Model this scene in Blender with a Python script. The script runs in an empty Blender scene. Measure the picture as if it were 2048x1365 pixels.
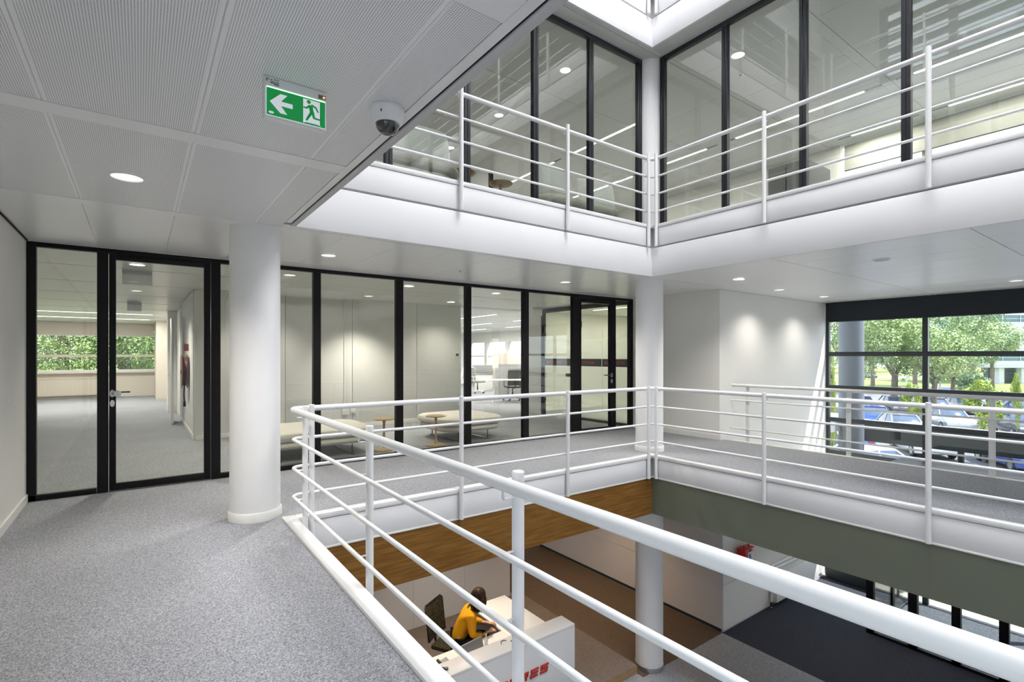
import bpy, bmesh, math, random
from mathutils import Vector, Matrix
random.seed(11)
R = math.radians
SC = bpy.context.scene
COL = SC.collection

# ------------------------------------------------------------------ camera, sky, sun, skylight, exposure
EYE = 1.507
YAW = math.atan(744 / 1023.0)
cd = bpy.data.cameras.new('camera')
cd.sensor_width = 36.0
cd.lens = 36.0 * 1023.0 / 2048.0
cd.shift_y = 29.5 / 2048.0
cd.clip_start = 0.05
cd.clip_end = 600
cam = bpy.data.objects.new('camera', cd)
cam.location = (0, 0, EYE)
cam.rotation_euler = (R(90), 0, -YAW)
COL.objects.link(cam)
SC.camera = cam

w = bpy.data.worlds.new('sky')
SC.world = w
w.use_nodes = True
nt = w.node_tree
nt.nodes.clear()
o_ = nt.nodes.new('ShaderNodeOutputWorld')
b_ = nt.nodes.new('ShaderNodeBackground')
t_ = nt.nodes.new('ShaderNodeTexCoord')
s_ = nt.nodes.new('ShaderNodeSeparateXYZ')
r_ = nt.nodes.new('ShaderNodeValToRGB')
n_ = nt.nodes.new('ShaderNodeTexNoise')
mx_ = nt.nodes.new('ShaderNodeMix')
mx_.data_type = 'RGBA'
cr_ = nt.nodes.new('ShaderNodeValToRGB')
r_.color_ramp.elements[0].position = 0.0
r_.color_ramp.elements[0].color = (0.86, 0.92, 1.0, 1)
r_.color_ramp.elements[1].position = 0.7
r_.color_ramp.elements[1].color = (0.45, 0.64, 1.0, 1)
n_.inputs['Scale'].default_value = 2.6
n_.inputs['Detail'].default_value = 6
cr_.color_ramp.elements[0].position = 0.42
cr_.color_ramp.elements[1].position = 0.62
mx_.inputs['B'].default_value = (1.0, 1.0, 1.0, 1)
nt.links.new(t_.outputs['Generated'], s_.inputs[0])
nt.links.new(s_.outputs['Z'], r_.inputs[0])
nt.links.new(t_.outputs['Generated'], n_.inputs['Vector'])
nt.links.new(n_.outputs['Fac'], cr_.inputs[0])
nt.links.new(cr_.outputs[0], mx_.inputs['Factor'])
nt.links.new(r_.outputs[0], mx_.inputs['A'])
nt.links.new(mx_.outputs['Result'], b_.inputs['Color'])
nt.links.new(b_.outputs[0], o_.inputs[0])
b_.inputs['Strength'].default_value = 2.4

sd = bpy.data.lights.new('sun', 'SUN')
sd.energy = 10.0
sd.angle = R(0.6)
sd.color = (1.0, 0.96, 0.90)
sun = bpy.data.objects.new('sun', sd)
sun.rotation_euler = Vector((-0.416, 0.36, -1.0)).to_track_quat('-Z', 'Y').to_euler()
sun.location = (20, -20, 40)
COL.objects.link(sun)

def area(name, loc, sx, sy, watts, rot=(0, 0, 0), color=(1, 1, 1)):
    l = bpy.data.lights.new(name, 'AREA')
    l.shape = 'RECTANGLE'
    l.size, l.size_y = sx, sy
    l.energy = watts
    l.color = color
    ob = bpy.data.objects.new(name, l)
    ob.location = loc
    ob.rotation_euler = rot
    COL.objects.link(ob)
    return ob

SKYL = 1260
LAMP = 4.0
ROOM = 0.42
area('skylight_daylight', (4.6, 0.6, 10.75), 2.8, 7.4, SKYL, color=(0.985, 0.98, 1.0))

SC.view_settings.view_transform = 'Standard'
SC.view_settings.look = 'None'
SC.view_settings.gamma = 1.0
SC.view_settings.use_curve_mapping = False
SC.view_settings.exposure = 0.5
cy = SC.cycles
cy.max_bounces = 9
cy.diffuse_bounces = 5
cy.glossy_bounces = 4
cy.transmission_bounces = 6
cy.transparent_max_bounces = 24
cy.caustics_reflective = False
cy.caustics_refractive = False
cy.sample_clamp_indirect = 6.0
try:
    cy.use_denoising = True
    cy.denoiser = 'OPENIMAGEDENOISE'
except Exception:
    pass

# ------------------------------------------------------------------ materials
M = {}
def mat(name, color, rough=0.5, metal=0.0, spec=0.5, emit=None, estr=0.0, noise=None, bump=None, trans=0.0, coat=0.0):
    m = bpy.data.materials.new(name)
    m.use_nodes = True
    t = m.node_tree
    p = t.nodes['Principled BSDF']
    p.inputs['Base Color'].default_value = (*color, 1)
    p.inputs['Roughness'].default_value = rough
    p.inputs['Metallic'].default_value = metal
    p.inputs['Specular IOR Level'].default_value = spec
    p.inputs['Coat Weight'].default_value = coat
    if emit:
        p.inputs['Emission Color'].default_value = (*emit, 1)
        p.inputs['Emission Strength'].default_value = estr
    if noise:                                   # (scale, second colour, detail, stretch)
        tc = t.nodes.new('ShaderNodeTexCoord')
        mp = t.nodes.new('ShaderNodeMapping')
        nz = t.nodes.new('ShaderNodeTexNoise')
        rp = t.nodes.new('ShaderNodeValToRGB')
        mp.inputs['Scale'].default_value = noise[3] if len(noise) > 3 else (1, 1, 1)
        nz.inputs['Scale'].default_value = noise[0]
        nz.inputs['Detail'].default_value = noise[2]
        rp.color_ramp.elements[0].position = 0.38
        rp.color_ramp.elements[1].position = 0.64
        rp.color_ramp.elements[0].color = (*color, 1)
        rp.color_ramp.elements[1].color = (*noise[1], 1)
        t.links.new(tc.outputs['Object'], mp.inputs['Vector'])
        t.links.new(mp.outputs[0], nz.inputs['Vector'])
        t.links.new(nz.outputs['Fac'], rp.inputs[0])
        t.links.new(rp.outputs[0], p.inputs['Base Color'])
    if bump:                                    # (scale, strength, distance)
        tc2 = t.nodes.new('ShaderNodeTexCoord')
        nb = t.nodes.new('ShaderNodeTexNoise')
        nb.inputs['Scale'].default_value = bump[0]
        nb.inputs['Detail'].default_value = 3
        bp = t.nodes.new('ShaderNodeBump')
        bp.inputs['Strength'].default_value = bump[1]
        bp.inputs['Distance'].default_value = bump[2]
        t.links.new(tc2.outputs['Object'], nb.inputs['Vector'])
        t.links.new(nb.outputs['Fac'], bp.inputs['Height'])
        t.links.new(bp.outputs[0], p.inputs['Normal'])
    M[name] = m
    return m

mat('wall_paint', (0.80, 0.79, 0.76), 0.7, spec=0.25, bump=(90, 0.05, 0.002))
mat('white_enamel', (0.80, 0.80, 0.80), 0.28)
mat('fascia_white', (0.84, 0.84, 0.85), 0.5, spec=0.35, bump=(38, 0.12, 0.004))
mat('column_white', (0.84, 0.84, 0.84), 0.6, spec=0.3)
mat('skirting_white', (0.82, 0.82, 0.79), 0.4)
mat('trim_grey', (0.55, 0.55, 0.56), 0.4)
mat('black_gap', (0.008, 0.008, 0.009), 0.8)
mat('frame_black', (0.007, 0.007, 0.008), 0.40, spec=0.22)
mat('frame_charcoal', (0.016, 0.017, 0.022), 0.4)
mat('frame_grey', (0.028, 0.034, 0.040), 0.4)
mat('metal_ceiling', (0.86, 0.86, 0.85), 0.30, spec=0.6)
mat('office_ceiling', (0.66, 0.67, 0.64), 0.30, spec=0.6)
mat('wood_oak', (0.19, 0.088, 0.020), 0.5, spec=0.12, noise=(3.0, (0.27, 0.138, 0.036), 8, (0.9, 1.0, 12.0)))
mat('wood_light', (0.46, 0.29, 0.13), 0.4, noise=(6, (0.55, 0.37, 0.18), 4, (1, 8, 1)))
mat('wood_edge', (0.30, 0.19, 0.09), 0.45, noise=(5, (0.38, 0.25, 0.12), 5, (1, 1, 12)))
mat('olive_panel', (0.155, 0.170, 0.128), 0.45)
mat('gloss_panel', (0.62, 0.62, 0.63), 0.16, spec=0.7)
mat('desk_white', (0.86, 0.84, 0.81), 0.35)
mat('steel', (0.62, 0.62, 0.62), 0.28, metal=1.0)
mat('steel_dark', (0.05, 0.05, 0.055), 0.35, metal=0.6)
mat('plastic_white', (0.80, 0.80, 0.80), 0.35)
mat('plastic_black', (0.012, 0.012, 0.013), 0.35)
mat('plastic_grey', (0.24, 0.24, 0.25), 0.45)
mat('plastic_red', (0.60, 0.02, 0.018), 0.3)
mat('red_dark', (0.13, 0.012, 0.015), 0.4)
mat('letter_red', (0.52, 0.035, 0.016), 0.35)
mat('label_blue', (0.08, 0.20, 0.55), 0.4)
mat('label_white', (0.80, 0.82, 0.86), 0.4)
mat('hose_red', (0.10, 0.010, 0.012), 0.5)
mat('fabric_pale', (0.66, 0.63, 0.57), 0.9, spec=0.1, bump=(160, 0.3, 0.003))
mat('fabric_grey', (0.80, 0.80, 0.79), 0.9, spec=0.1, bump=(9, 0.25, 0.02))
mat('fabric_dark', (0.022, 0.020, 0.016), 0.85, spec=0.1, noise=(26, (0.055, 0.045, 0.02), 2))
mat('mesh_grey', (0.20, 0.20, 0.20), 0.7)
mat('screen_grey', (0.33, 0.33, 0.34), 0.85, spec=0.1)
mat('screen_sand', (0.56, 0.52, 0.47), 0.85, spec=0.1)
mat('blind_fabric', (0.40, 0.40, 0.365), 0.85, spec=0.1)
mat('blind_beige', (0.68, 0.62, 0.54), 0.85, spec=0.1)
mat('blind_dark', (0.030, 0.036, 0.042), 0.8, spec=0.1)
mat('mustard_knit', (0.66, 0.31, 0.012), 0.85, spec=0.1, bump=(120, 0.4, 0.004))
mat('trouser_black', (0.012, 0.012, 0.015), 0.85, spec=0.1)
mat('skin', (0.62, 0.36, 0.25), 0.5)
mat('hair_brown', (0.022, 0.010, 0.005), 0.5, spec=0.3, noise=(30, (0.075, 0.034, 0.014), 4, (1, 1, 0.3)))
mat('eye_dark', (0.02, 0.012, 0.01), 0.2)
mat('lip', (0.45, 0.15, 0.13), 0.5)
mat('glass_lens', (0.9, 0.9, 0.9), 0.3, emit=(1.0, 0.97, 0.92), estr=3.0)
mat('glass_lens_cool', (0.9, 0.9, 0.9), 0.3, emit=(0.95, 0.98, 1.0), estr=5.0)
mat('reflector', (0.75, 0.75, 0.73), 0.35, metal=0.3, emit=(1.0, 0.97, 0.9), estr=1.3)
mat('strip_lens', (0.9, 0.9, 0.9), 0.3, emit=(1.0, 0.98, 0.94), estr=2.6)
mat('sign_green', (0.005, 0.19, 0.045), 0.35, emit=(0.004, 0.30, 0.06), estr=0.35)
mat('sign_white', (0.72, 0.73, 0.76), 0.35, emit=(0.9, 0.95, 1.0), estr=0.25)
mat('sign_glow', (0.7, 0.9, 0.75), 0.3, emit=(0.6, 1.0, 0.7), estr=1.0)
mat('led_orange', (0.9, 0.3, 0.05), 0.3, emit=(1.0, 0.30, 0.05), estr=2.5)
mat('print_grey', (0.16, 0.16, 0.17), 0.5)
mat('dome_glass', (0.012, 0.012, 0.013), 0.05, spec=0.8, coat=0.6)
mat('asphalt', (0.11, 0.11, 0.118), 0.9, noise=(40, (0.15, 0.15, 0.155), 4))
mat('paving', (0.27, 0.265, 0.25), 0.9, noise=(12, (0.33, 0.32, 0.30), 4))
mat('bounce_gravel', (0.50, 0.49, 0.47), 0.9, noise=(30, (0.62, 0.61, 0.58), 4))  # pale surface of the unseen roof deck added for bounce light
mat('lawn', (0.15, 0.20, 0.06), 0.95, spec=0.1, noise=(3, (0.22, 0.26, 0.10), 6))
mat('bark', (0.13, 0.10, 0.075), 0.9, noise=(9, (0.21, 0.17, 0.13), 5, (1, 1, 0.25)))
mat('leaf_green', (0.24, 0.34, 0.13), 0.6, spec=0.25, noise=(0.9, (0.40, 0.48, 0.21), 3))
mat('leaf_dark', (0.12, 0.21, 0.11), 0.6, spec=0.25, noise=(0.9, (0.25, 0.34, 0.16), 3))
mat('leaf_yellow', (0.22, 0.32, 0.035), 0.6, spec=0.25, noise=(2.0, (0.34, 0.42, 0.05), 3))
mat('facade_white', (0.52, 0.53, 0.56), 0.5)
mat('facade_glass', (0.06, 0.13, 0.14), 0.1, spec=0.8)
mat('facade_mullion', (0.35, 0.52, 0.55), 0.4)
mat('concrete', (0.13, 0.15, 0.185), 0.7)
mat('canopy_dark', (0.025, 0.034, 0.038), 0.5)
mat('car_white', (0.75, 0.76, 0.78), 0.18, coat=0.5)
mat('car_silver', (0.42, 0.43, 0.45), 0.22, metal=0.5, coat=0.5)
mat('car_blue', (0.025, 0.06, 0.26), 0.2, coat=0.5)
mat('car_dark', (0.03, 0.032, 0.045), 0.2, coat=0.5)
mat('car_grey', (0.16, 0.17, 0.19), 0.22, metal=0.4, coat=0.5)
mat('car_glass', (0.04, 0.07, 0.13), 0.06, spec=0.9)
mat('tyre', (0.015, 0.015, 0.015), 0.8)
mat('lamp_red', (0.4, 0.01, 0.01), 0.25)
mat('sign_yellow', (0.75, 0.42, 0.01), 0.5)
mat('barrier_red', (0.55, 0.03, 0.02), 0.5)
mat('mat_dark', (0.022, 0.024, 0.031), 0.95, spec=0.05, noise=(170, (0.085, 0.090, 0.115), 3))

def carpet(name, c0, c1, c2, sc):
    """loop pile seen as single-coloured tufts: each tuft takes one of a few yarn tones"""
    m = bpy.data.materials.new(name)
    m.use_nodes = True
    t = m.node_tree
    p = t.nodes['Principled BSDF']
    p.inputs['Roughness'].default_value = 0.95
    p.inputs['Specular IOR Level'].default_value = 0.08
    tc = t.nodes.new('ShaderNodeTexCoord')
    v = t.nodes.new('ShaderNodeTexVoronoi')
    v.inputs['Scale'].default_value = sc
    sp = t.nodes.new('ShaderNodeSeparateXYZ')
    a = t.nodes.new('ShaderNodeTexNoise')
    a.inputs['Scale'].default_value = sc * 0.28
    a.inputs['Detail'].default_value = 3.0
    ad = t.nodes.new('ShaderNodeMath')
    ad.operation = 'MULTIPLY_ADD'
    ad.inputs[1].default_value = 0.72
    ml = t.nodes.new('ShaderNodeMath')
    ml.operation = 'MULTIPLY_ADD'
    ml.inputs[1].default_value = 0.56
    ml.inputs[2].default_value = -0.14
    rp = t.nodes.new('ShaderNodeValToRGB')
    e = rp.color_ramp.elements
    e[0].position, e[0].color = 0.16, (*c0, 1)
    e[1].position, e[1].color = 0.84, (*c2, 1)
    k = e.new(0.5)
    k.color = (*c1, 1)
    g = t.nodes.new('ShaderNodeTexNoise')
    g.inputs['Scale'].default_value = 1.3
    g.inputs['Detail'].default_value = 4
    mx = t.nodes.new('ShaderNodeMix')
    mx.data_type = 'RGBA'
    mx.blend_type = 'MULTIPLY'
    mx.inputs['Factor'].default_value = 0.2
    t.links.new(tc.outputs['Object'], v.inputs['Vector'])
    t.links.new(tc.outputs['Object'], a.inputs['Vector'])
    t.links.new(tc.outputs['Object'], g.inputs['Vector'])
    t.links.new(v.outputs['Color'], sp.inputs[0])
    t.links.new(a.outputs['Fac'], ml.inputs[0])
    t.links.new(sp.outputs['X'], ad.inputs[0])
    t.links.new(ml.outputs[0], ad.inputs[2])
    t.links.new(ad.outputs[0], rp.inputs[0])
    t.links.new(rp.outputs[0], mx.inputs['A'])
    t.links.new(g.outputs['Fac'], mx.inputs['B'])
    t.links.new(mx.outputs['Result'], p.inputs['Base Color'])
    M[name] = m
carpet('carpet_grey', (0.165, 0.170, 0.188), (0.305, 0.312, 0.338), (0.49, 0.497, 0.525), 230)
carpet('carpet_blue', (0.05, 0.056, 0.075), (0.115, 0.125, 0.16), (0.22, 0.235, 0.28), 165)
carpet('carpet_brown', (0.12, 0.096, 0.08), (0.19, 0.155, 0.13), (0.275, 0.228, 0.195), 220)
carpet('carpet_warm_lit', (0.085, 0.062, 0.045), (0.135, 0.100, 0.074), (0.185, 0.14, 0.105), 220)  # passage carpet with the warm lamplight put into its colour

def perforated():
    m = bpy.data.materials.new('perforated_ceiling')
    m.use_nodes = True
    t = m.node_tree
    p = t.nodes['Principled BSDF']
    p.inputs['Roughness'].default_value = 0.36
    p.inputs['Specular IOR Level'].default_value = 0.5
    tc = t.nodes.new('ShaderNodeTexCoord')
    mp = t.nodes.new('ShaderNodeMapping')
    pitch = 0.0092
    mp.inputs['Scale'].default_value = (1 / pitch, 1 / pitch, 0)
    fr = t.nodes.new('ShaderNodeVectorMath')
    fr.operation = 'FRACTION'
    sb = t.nodes.new('ShaderNodeVectorMath')
    sb.operation = 'SUBTRACT'
    sb.inputs[1].default_value = (0.5, 0.5, 0)
    ln = t.nodes.new('ShaderNodeVectorMath')
    ln.operation = 'LENGTH'
    rp = t.nodes.new('ShaderNodeValToRGB')
    rp.color_ramp.elements[0].position = 0.23
    rp.color_ramp.elements[0].color = (0.26, 0.26, 0.265, 1)
    rp.color_ramp.elements[1].position = 0.31
    rp.color_ramp.elements[1].color = (0.89, 0.89, 0.89, 1)
    t.links.new(tc.outputs['Object'], mp.inputs['Vector'])
    t.links.new(mp.outputs[0], fr.inputs[0])
    t.links.new(fr.outputs[0], sb.inputs[0])
    t.links.new(sb.outputs[0], ln.inputs[0])
    t.links.new(ln.outputs['Value'], rp.inputs[0])
    sp = t.nodes.new('ShaderNodeSeparateXYZ')      # plain rim along the long panel edges
    t.links.new(tc.outputs['Generated'], sp.inputs[0])
    ab = t.nodes.new('ShaderNodeMath'); ab.operation = 'SUBTRACT'; ab.inputs[1].default_value = 0.5
    a2 = t.nodes.new('ShaderNodeMath'); a2.operation = 'ABSOLUTE'
    gt = t.nodes.new('ShaderNodeMath'); gt.operation = 'GREATER_THAN'; gt.inputs[1].default_value = 0.474
    mx = t.nodes.new('ShaderNodeMix'); mx.data_type = 'RGBA'
    mx.inputs['B'].default_value = (0.88, 0.88, 0.87, 1)
    t.links.new(sp.outputs['X'], ab.inputs[0]); t.links.new(ab.outputs[0], a2.inputs[0]); t.links.new(a2.outputs[0], gt.inputs[0])
    t.links.new(gt.outputs[0], mx.inputs['Factor'])
    t.links.new(rp.outputs[0], mx.inputs['A'])
    t.links.new(mx.outputs['Result'], p.inputs['Base Color'])
    M['perforated'] = m
perforated()

def glass(name, tint, base=0.04, scale=1.0, frost=0.0, rough=0.0):
    m = bpy.data.materials.new(name)
    m.use_nodes = True
    t = m.node_tree
    t.nodes.clear()
    out = t.nodes.new('ShaderNodeOutputMaterial')
    tr = t.nodes.new('ShaderNodeBsdfTransparent')
    tr.inputs[0].default_value = (*tint, 1)
    gl = t.nodes.new('ShaderNodeBsdfGlossy')
    gl.inputs['Roughness'].default_value = rough
    gl.inputs['Color'].default_value = (1, 1, 1, 1)
    lw = t.nodes.new('ShaderNodeLayerWeight')      # two-sided Schlick reflectance: base + (1 - base) * facing^5
    lw.inputs['Blend'].default_value = 0.5
    fz = t.nodes.new('ShaderNodeMath')
    fz.operation = 'POWER'
    fz.inputs[1].default_value = 5.0
    t.links.new(lw.outputs['Facing'], fz.inputs[0])
    mm = t.nodes.new('ShaderNodeMath')
    mm.operation = 'MULTIPLY_ADD'
    mm.use_clamp = True
    mm.inputs[1].default_value = 1.0 - base
    mm.inputs[2].default_value = base * scale
    mx = t.nodes.new('ShaderNodeMixShader')
    t.links.new(fz.outputs[0], mm.inputs[0])
    t.links.new(mm.outputs[0], mx.inputs[0])
    base_shader = tr
    if frost > 0:
        tl = t.nodes.new('ShaderNodeBsdfTranslucent')
        tl.inputs[0].default_value = (0.80, 0.82, 0.76, 1)
        df = t.nodes.new('ShaderNodeBsdfDiffuse')
        df.inputs[0].default_value = (0.62, 0.64, 0.58, 1)
        m1 = t.nodes.new('ShaderNodeMixShader')
        m1.inputs[0].default_value = 0.35
        t.links.new(tl.outputs[0], m1.inputs[1])
        t.links.new(df.outputs[0], m1.inputs[2])
        tc = t.nodes.new('ShaderNodeTexCoord')
        sp = t.nodes.new('ShaderNodeSeparateXYZ')
        rp = t.nodes.new('ShaderNodeValToRGB')      # dot-print film: dense in the middle, fading out towards top and floor
        e = rp.color_ramp.elements
        e[0].position, e[0].color = 0.06, (0, 0, 0, 1)
        e[1].position, e[1].color = 0.85, (0, 0, 0, 1)
        a = e.new(0.26); a.color = (frost, frost, frost, 1)
        b = e.new(0.56); b.color = (frost, frost, frost, 1)
        dv = t.nodes.new('ShaderNodeMath')
        dv.operation = 'DIVIDE'
        dv.inputs[1].default_value = 2.6
        m2 = t.nodes.new('ShaderNodeMixShader')
        t.links.new(tc.outputs['Object'], sp.inputs[0])
        t.links.new(sp.outputs['Z'], dv.inputs[0])
        t.links.new(dv.outputs[0], rp.inputs[0])
        t.links.new(rp.outputs[0], m2.inputs[0])
        t.links.new(tr.outputs[0], m2.inputs[1])
        t.links.new(m1.outputs[0], m2.inputs[2])
        base_shader = m2
    t.links.new(base_shader.outputs[0], mx.inputs[1])
    t.links.new(gl.outputs[0], mx.inputs[2])
    t.links.new(mx.outputs[0], out.inputs[0])
    M[name] = m
glass('glass', (0.935, 0.945, 0.915), scale=1.0)
glass('glass_upper', (0.86, 0.88, 0.85), scale=1.6)
glass('glass_facade', (0.93, 0.96, 0.96), scale=1.2)
glass('glass_frosted', (0.92, 0.94, 0.86), frost=0.72)

# ------------------------------------------------------------------ mesh builder
class MB:
    def __init__(s):
        s.v, s.f = [], []
    def add(s, vs, fs):
        n = len(s.v)
        s.v += [tuple(q) for q in vs]
        s.f += [tuple(i + n for i in f) for f in fs]
        return s
    def box(s, x0, x1, y0, y1, z0, z1):
        vs = [(x0, y0, z0), (x1, y0, z0), (x1, y1, z0), (x0, y1, z0), (x0, y0, z1), (x1, y0, z1), (x1, y1, z1), (x0, y1, z1)]
        return s.add(vs, [(0, 3, 2, 1), (4, 5, 6, 7), (0, 1, 5, 4), (1, 2, 6, 5), (2, 3, 7, 6), (3, 0, 4, 7)])
    def obox(s, c, ax, ay, az):                  # oriented box: centre and three half-axis vectors
        c, ax, ay, az = map(Vector, (c, ax, ay, az))
        vs = [c + i * ax + j * ay + k * az for k in (-1, 1) for (i, j) in ((-1, -1), (1, -1), (1, 1), (-1, 1))]
        return s.add(vs, [(0, 3, 2, 1), (4, 5, 6, 7), (0, 1, 5, 4), (1, 2, 6, 5), (2, 3, 7, 6), (3, 0, 4, 7)])
    def tube(s, pts, r, n=12, cap=True):
        pts = [Vector(p) for p in pts]
        rs = r if isinstance(r, (list, tuple)) else [r] * len(pts)
        rings = []
        t0 = (pts[1] - pts[0]).normalized()
        up = Vector((0, 0, 1)) if abs(t0.z) < 0.9 else Vector((1, 0, 0))
        u = t0.cross(up).normalized()
        for i, p in enumerate(pts):
            if i == 0: t = pts[1] - pts[0]
            elif i == len(pts) - 1: t = pts[-1] - pts[-2]
            else: t = (pts[i + 1] - p).normalized() + (p - pts[i - 1]).normalized()
            t.normalize()
            u = (u - t * u.dot(t)).normalized()
            v = t.cross(u)
            rings.append([p + (u * math.cos(2 * math.pi * k / n) + v * math.sin(2 * math.pi * k / n)) * rs[i] for k in range(n)])
        vs = [q for rg in rings for q in rg]
        fs = [(i * n + k, i * n + (k + 1) % n, (i + 1) * n + (k + 1) % n, (i + 1) * n + k) for i in range(len(pts) - 1) for k in range(n)]
        if cap:
            fs += [tuple(range(n))[::-1], tuple((len(pts) - 1) * n + k for k in range(n))]
        return s.add(vs, fs)
    def lathe(s, prof, c=(0, 0, 0), n=24, cap=True):       # prof: (radius, z)
        vs = [(c[0] + r * math.cos(2 * math.pi * k / n), c[1] + r * math.sin(2 * math.pi * k / n), c[2] + z) for r, z in prof for k in range(n)]
        fs = [(i * n + k, i * n + (k + 1) % n, (i + 1) * n + (k + 1) % n, (i + 1) * n + k) for i in range(len(prof) - 1) for k in range(n)]
        if cap and prof[0][0] > 1e-4: fs.append(tuple(range(n))[::-1])
        if cap and prof[-1][0] > 1e-4: fs.append(tuple((len(prof) - 1) * n + k for k in range(n)))
        return s.add(vs, fs)
    def prism(s, poly, fn, d0, d1):              # poly of (u, v); fn(u, v, d) -> xyz
        n = len(poly)
        vs = [fn(u, v, d0) for u, v in poly] + [fn(u, v, d1) for u, v in poly]
        fs = [tuple(range(n))[::-1], tuple(range(n, 2 * n))] + [(i, (i + 1) % n, n + (i + 1) % n, n + i) for i in range(n)]
        return s.add(vs, fs)
    def ball(s, c, rx, ry, rz, n=14, m=9):
        vs, fs = [], []
        for i in range(m + 1):
            a = math.pi * i / m
            for k in range(n):
                b = 2 * math.pi * k / n
                vs.append((c[0] + rx * math.sin(a) * math.cos(b), c[1] + ry * math.sin(a) * math.sin(b), c[2] - rz * math.cos(a)))
        for i in range(m):
            for k in range(n):
                fs.append((i * n + k, i * n + (k + 1) % n, (i + 1) * n + (k + 1) % n, (i + 1) * n + k))
        return s.add(vs, fs)

OFF = {}
def mesh_from(name, mb, material, off=(0, 0, 0), bevel=0.0, smooth=True, seg=2, subd=0):
    me = bpy.data.meshes.new(name)
    me.from_pydata([(a - off[0], b - off[1], c - off[2]) for a, b, c in mb.v], [], mb.f)
    bm = bmesh.new()
    bm.from_mesh(me)
    bmesh.ops.remove_doubles(bm, verts=bm.verts, dist=1e-6)
    bmesh.ops.recalc_face_normals(bm, faces=bm.faces)
    if bevel > 0:
        ed = [e for e in bm.edges if len(e.link_faces) == 2 and e.calc_face_angle(0) > R(30)]
        bmesh.ops.bevel(bm, geom=ed, offset=bevel, segments=seg, profile=0.5, affect='EDGES', clamp_overlap=True)
    if subd:
        bmesh.ops.subdivide_edges(bm, edges=bm.edges, cuts=subd, use_grid_fill=True)
    bm.to_mesh(me)
    bm.free()
    if smooth:
        me.polygons.foreach_set('use_smooth', [True] * len(me.polygons))
        me.set_sharp_from_angle(angle=R(38))
    me.materials.append(material if not isinstance(material, str) else M[material])
    return me

def tag(o, label=None, cat=None, group=None, kind=None):
    if label: o['label'] = label
    if cat: o['category'] = cat
    if group: o['group'] = group
    if kind: o['kind'] = kind
    return o

def thing(name, label, cat, loc=(0, 0, 0), group=None, world=True, rz=0.0, kind=None):
    o = bpy.data.objects.new(name, None)
    o.empty_display_size = 0.1
    o.location = loc
    o.rotation_euler = (0, 0, rz)
    COL.objects.link(o)
    OFF[o] = tuple(loc) if world else (0, 0, 0)
    return tag(o, label, cat, group, kind)

def part(name, mb, material, parent, bevel=0.0, smooth=True, label=None, kind=None, seg=2):
    me = mb if isinstance(mb, bpy.types.Mesh) else mesh_from(name, mb, material, OFF.get(parent, (0, 0, 0)), bevel, smooth, seg)
    o = bpy.data.objects.new(name, me)
    COL.objects.link(o)
    o.parent = parent
    OFF[o] = OFF.get(parent, (0, 0, 0))
    return tag(o, label, kind=kind)

def solo(name, mb, material, loc=None, label=None, cat=None, group=None, kind=None, bevel=0.0, smooth=True, seg=2):
    if loc is None:
        xs, ys, zs = zip(*mb.v)
        loc = ((min(xs) + max(xs)) / 2, (min(ys) + max(ys)) / 2, min(zs))
    o = bpy.data.objects.new(name, mesh_from(name, mb, material, loc, bevel, smooth, seg))
    o.location = loc
    OFF[o] = tuple(loc)
    COL.objects.link(o)
    return tag(o, label, cat, group, kind)

def struct(name, mb, material, bevel=0.0, loc=(0, 0, 0), smooth=False):
    return solo(name, mb, material, loc=loc, kind='structure', bevel=bevel, smooth=smooth)

def sgroup(name, loc=(0, 0, 0)):
    return thing(name, None, None, loc, kind='structure')

def copy_tree(o, parent=None, loc=None, rz=None, label=None, group=None):
    c = o.copy()
    COL.objects.link(c)
    c.parent = parent
    if loc is not None: c.location = loc
    if rz is not None: c.rotation_euler = (0, 0, rz)
    if label: c['label'] = label
    if group: c['group'] = group
    for ch in list(o.children):
        copy_tree(ch, c)
    return c

S = 3.44                     # storey height
AX0, AX1, AY1, AY0 = 1.16, 6.205, 4.96, -3.2     # the atrium opening
YE = -4.4                    # end of the building behind the camera
FX = 12.6                    # street facade

# ------------------------------------------------------------------ floors
f1 = MB()
for (a, b, c, d) in ((-6, 1.058, 7.2, 24.2), (-1.1, 1.058, YE, 7.2), (1.058, 8.5, 5.06, 24.2), (6.305, 8.5, YE, 5.06), (8.5, 14.8, 5.25, 24.2), (1.058, 6.305, YE, AY0 - .1)):
    f1.box(a, b, c, d, -0.28, 0.0)
struct('floor', f1, 'carpet_grey')
f2 = MB()
for (a, b, c, d) in ((-1.1, 1.058, YE, 12), (1.058, FX, 5.06, 12), (6.305, FX, YE, 5.06), (1.058, 6.305, YE, AY0 - .1)):
    f2.box(a, b, c, d, S - 0.28, S)
struct('floor', f2, 'carpet_grey')
f3 = MB()
for (a, b, c, d) in ((-1.1, 1.058, YE, 12), (1.058, FX, 5.06, 12), (6.305, FX, YE, 5.06), (1.058, 6.305, YE, AY0 - .1)):
    f3.box(a, b, c, d, 2 * S - 0.28, 2 * S)
struct('floor', f3, 'carpet_grey')
gf = MB()
gf.box(-6, 8.40, YE, 12, -S - 0.12, -S)
struct('floor', gf, 'carpet_grey')
struct('floor', MB().box(8.40, 10.55, YE, 5.2, -S - 0.12, -S), 'mat_dark')
struct('floor', MB().box(10.55, FX, 3.6, 5.2, -S - 0.12, -S), 'mat_dark')
struct('floor', MB().box(10.55, FX, YE, 3.6, -S - 0.12, -S), 'carpet_blue')
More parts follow.
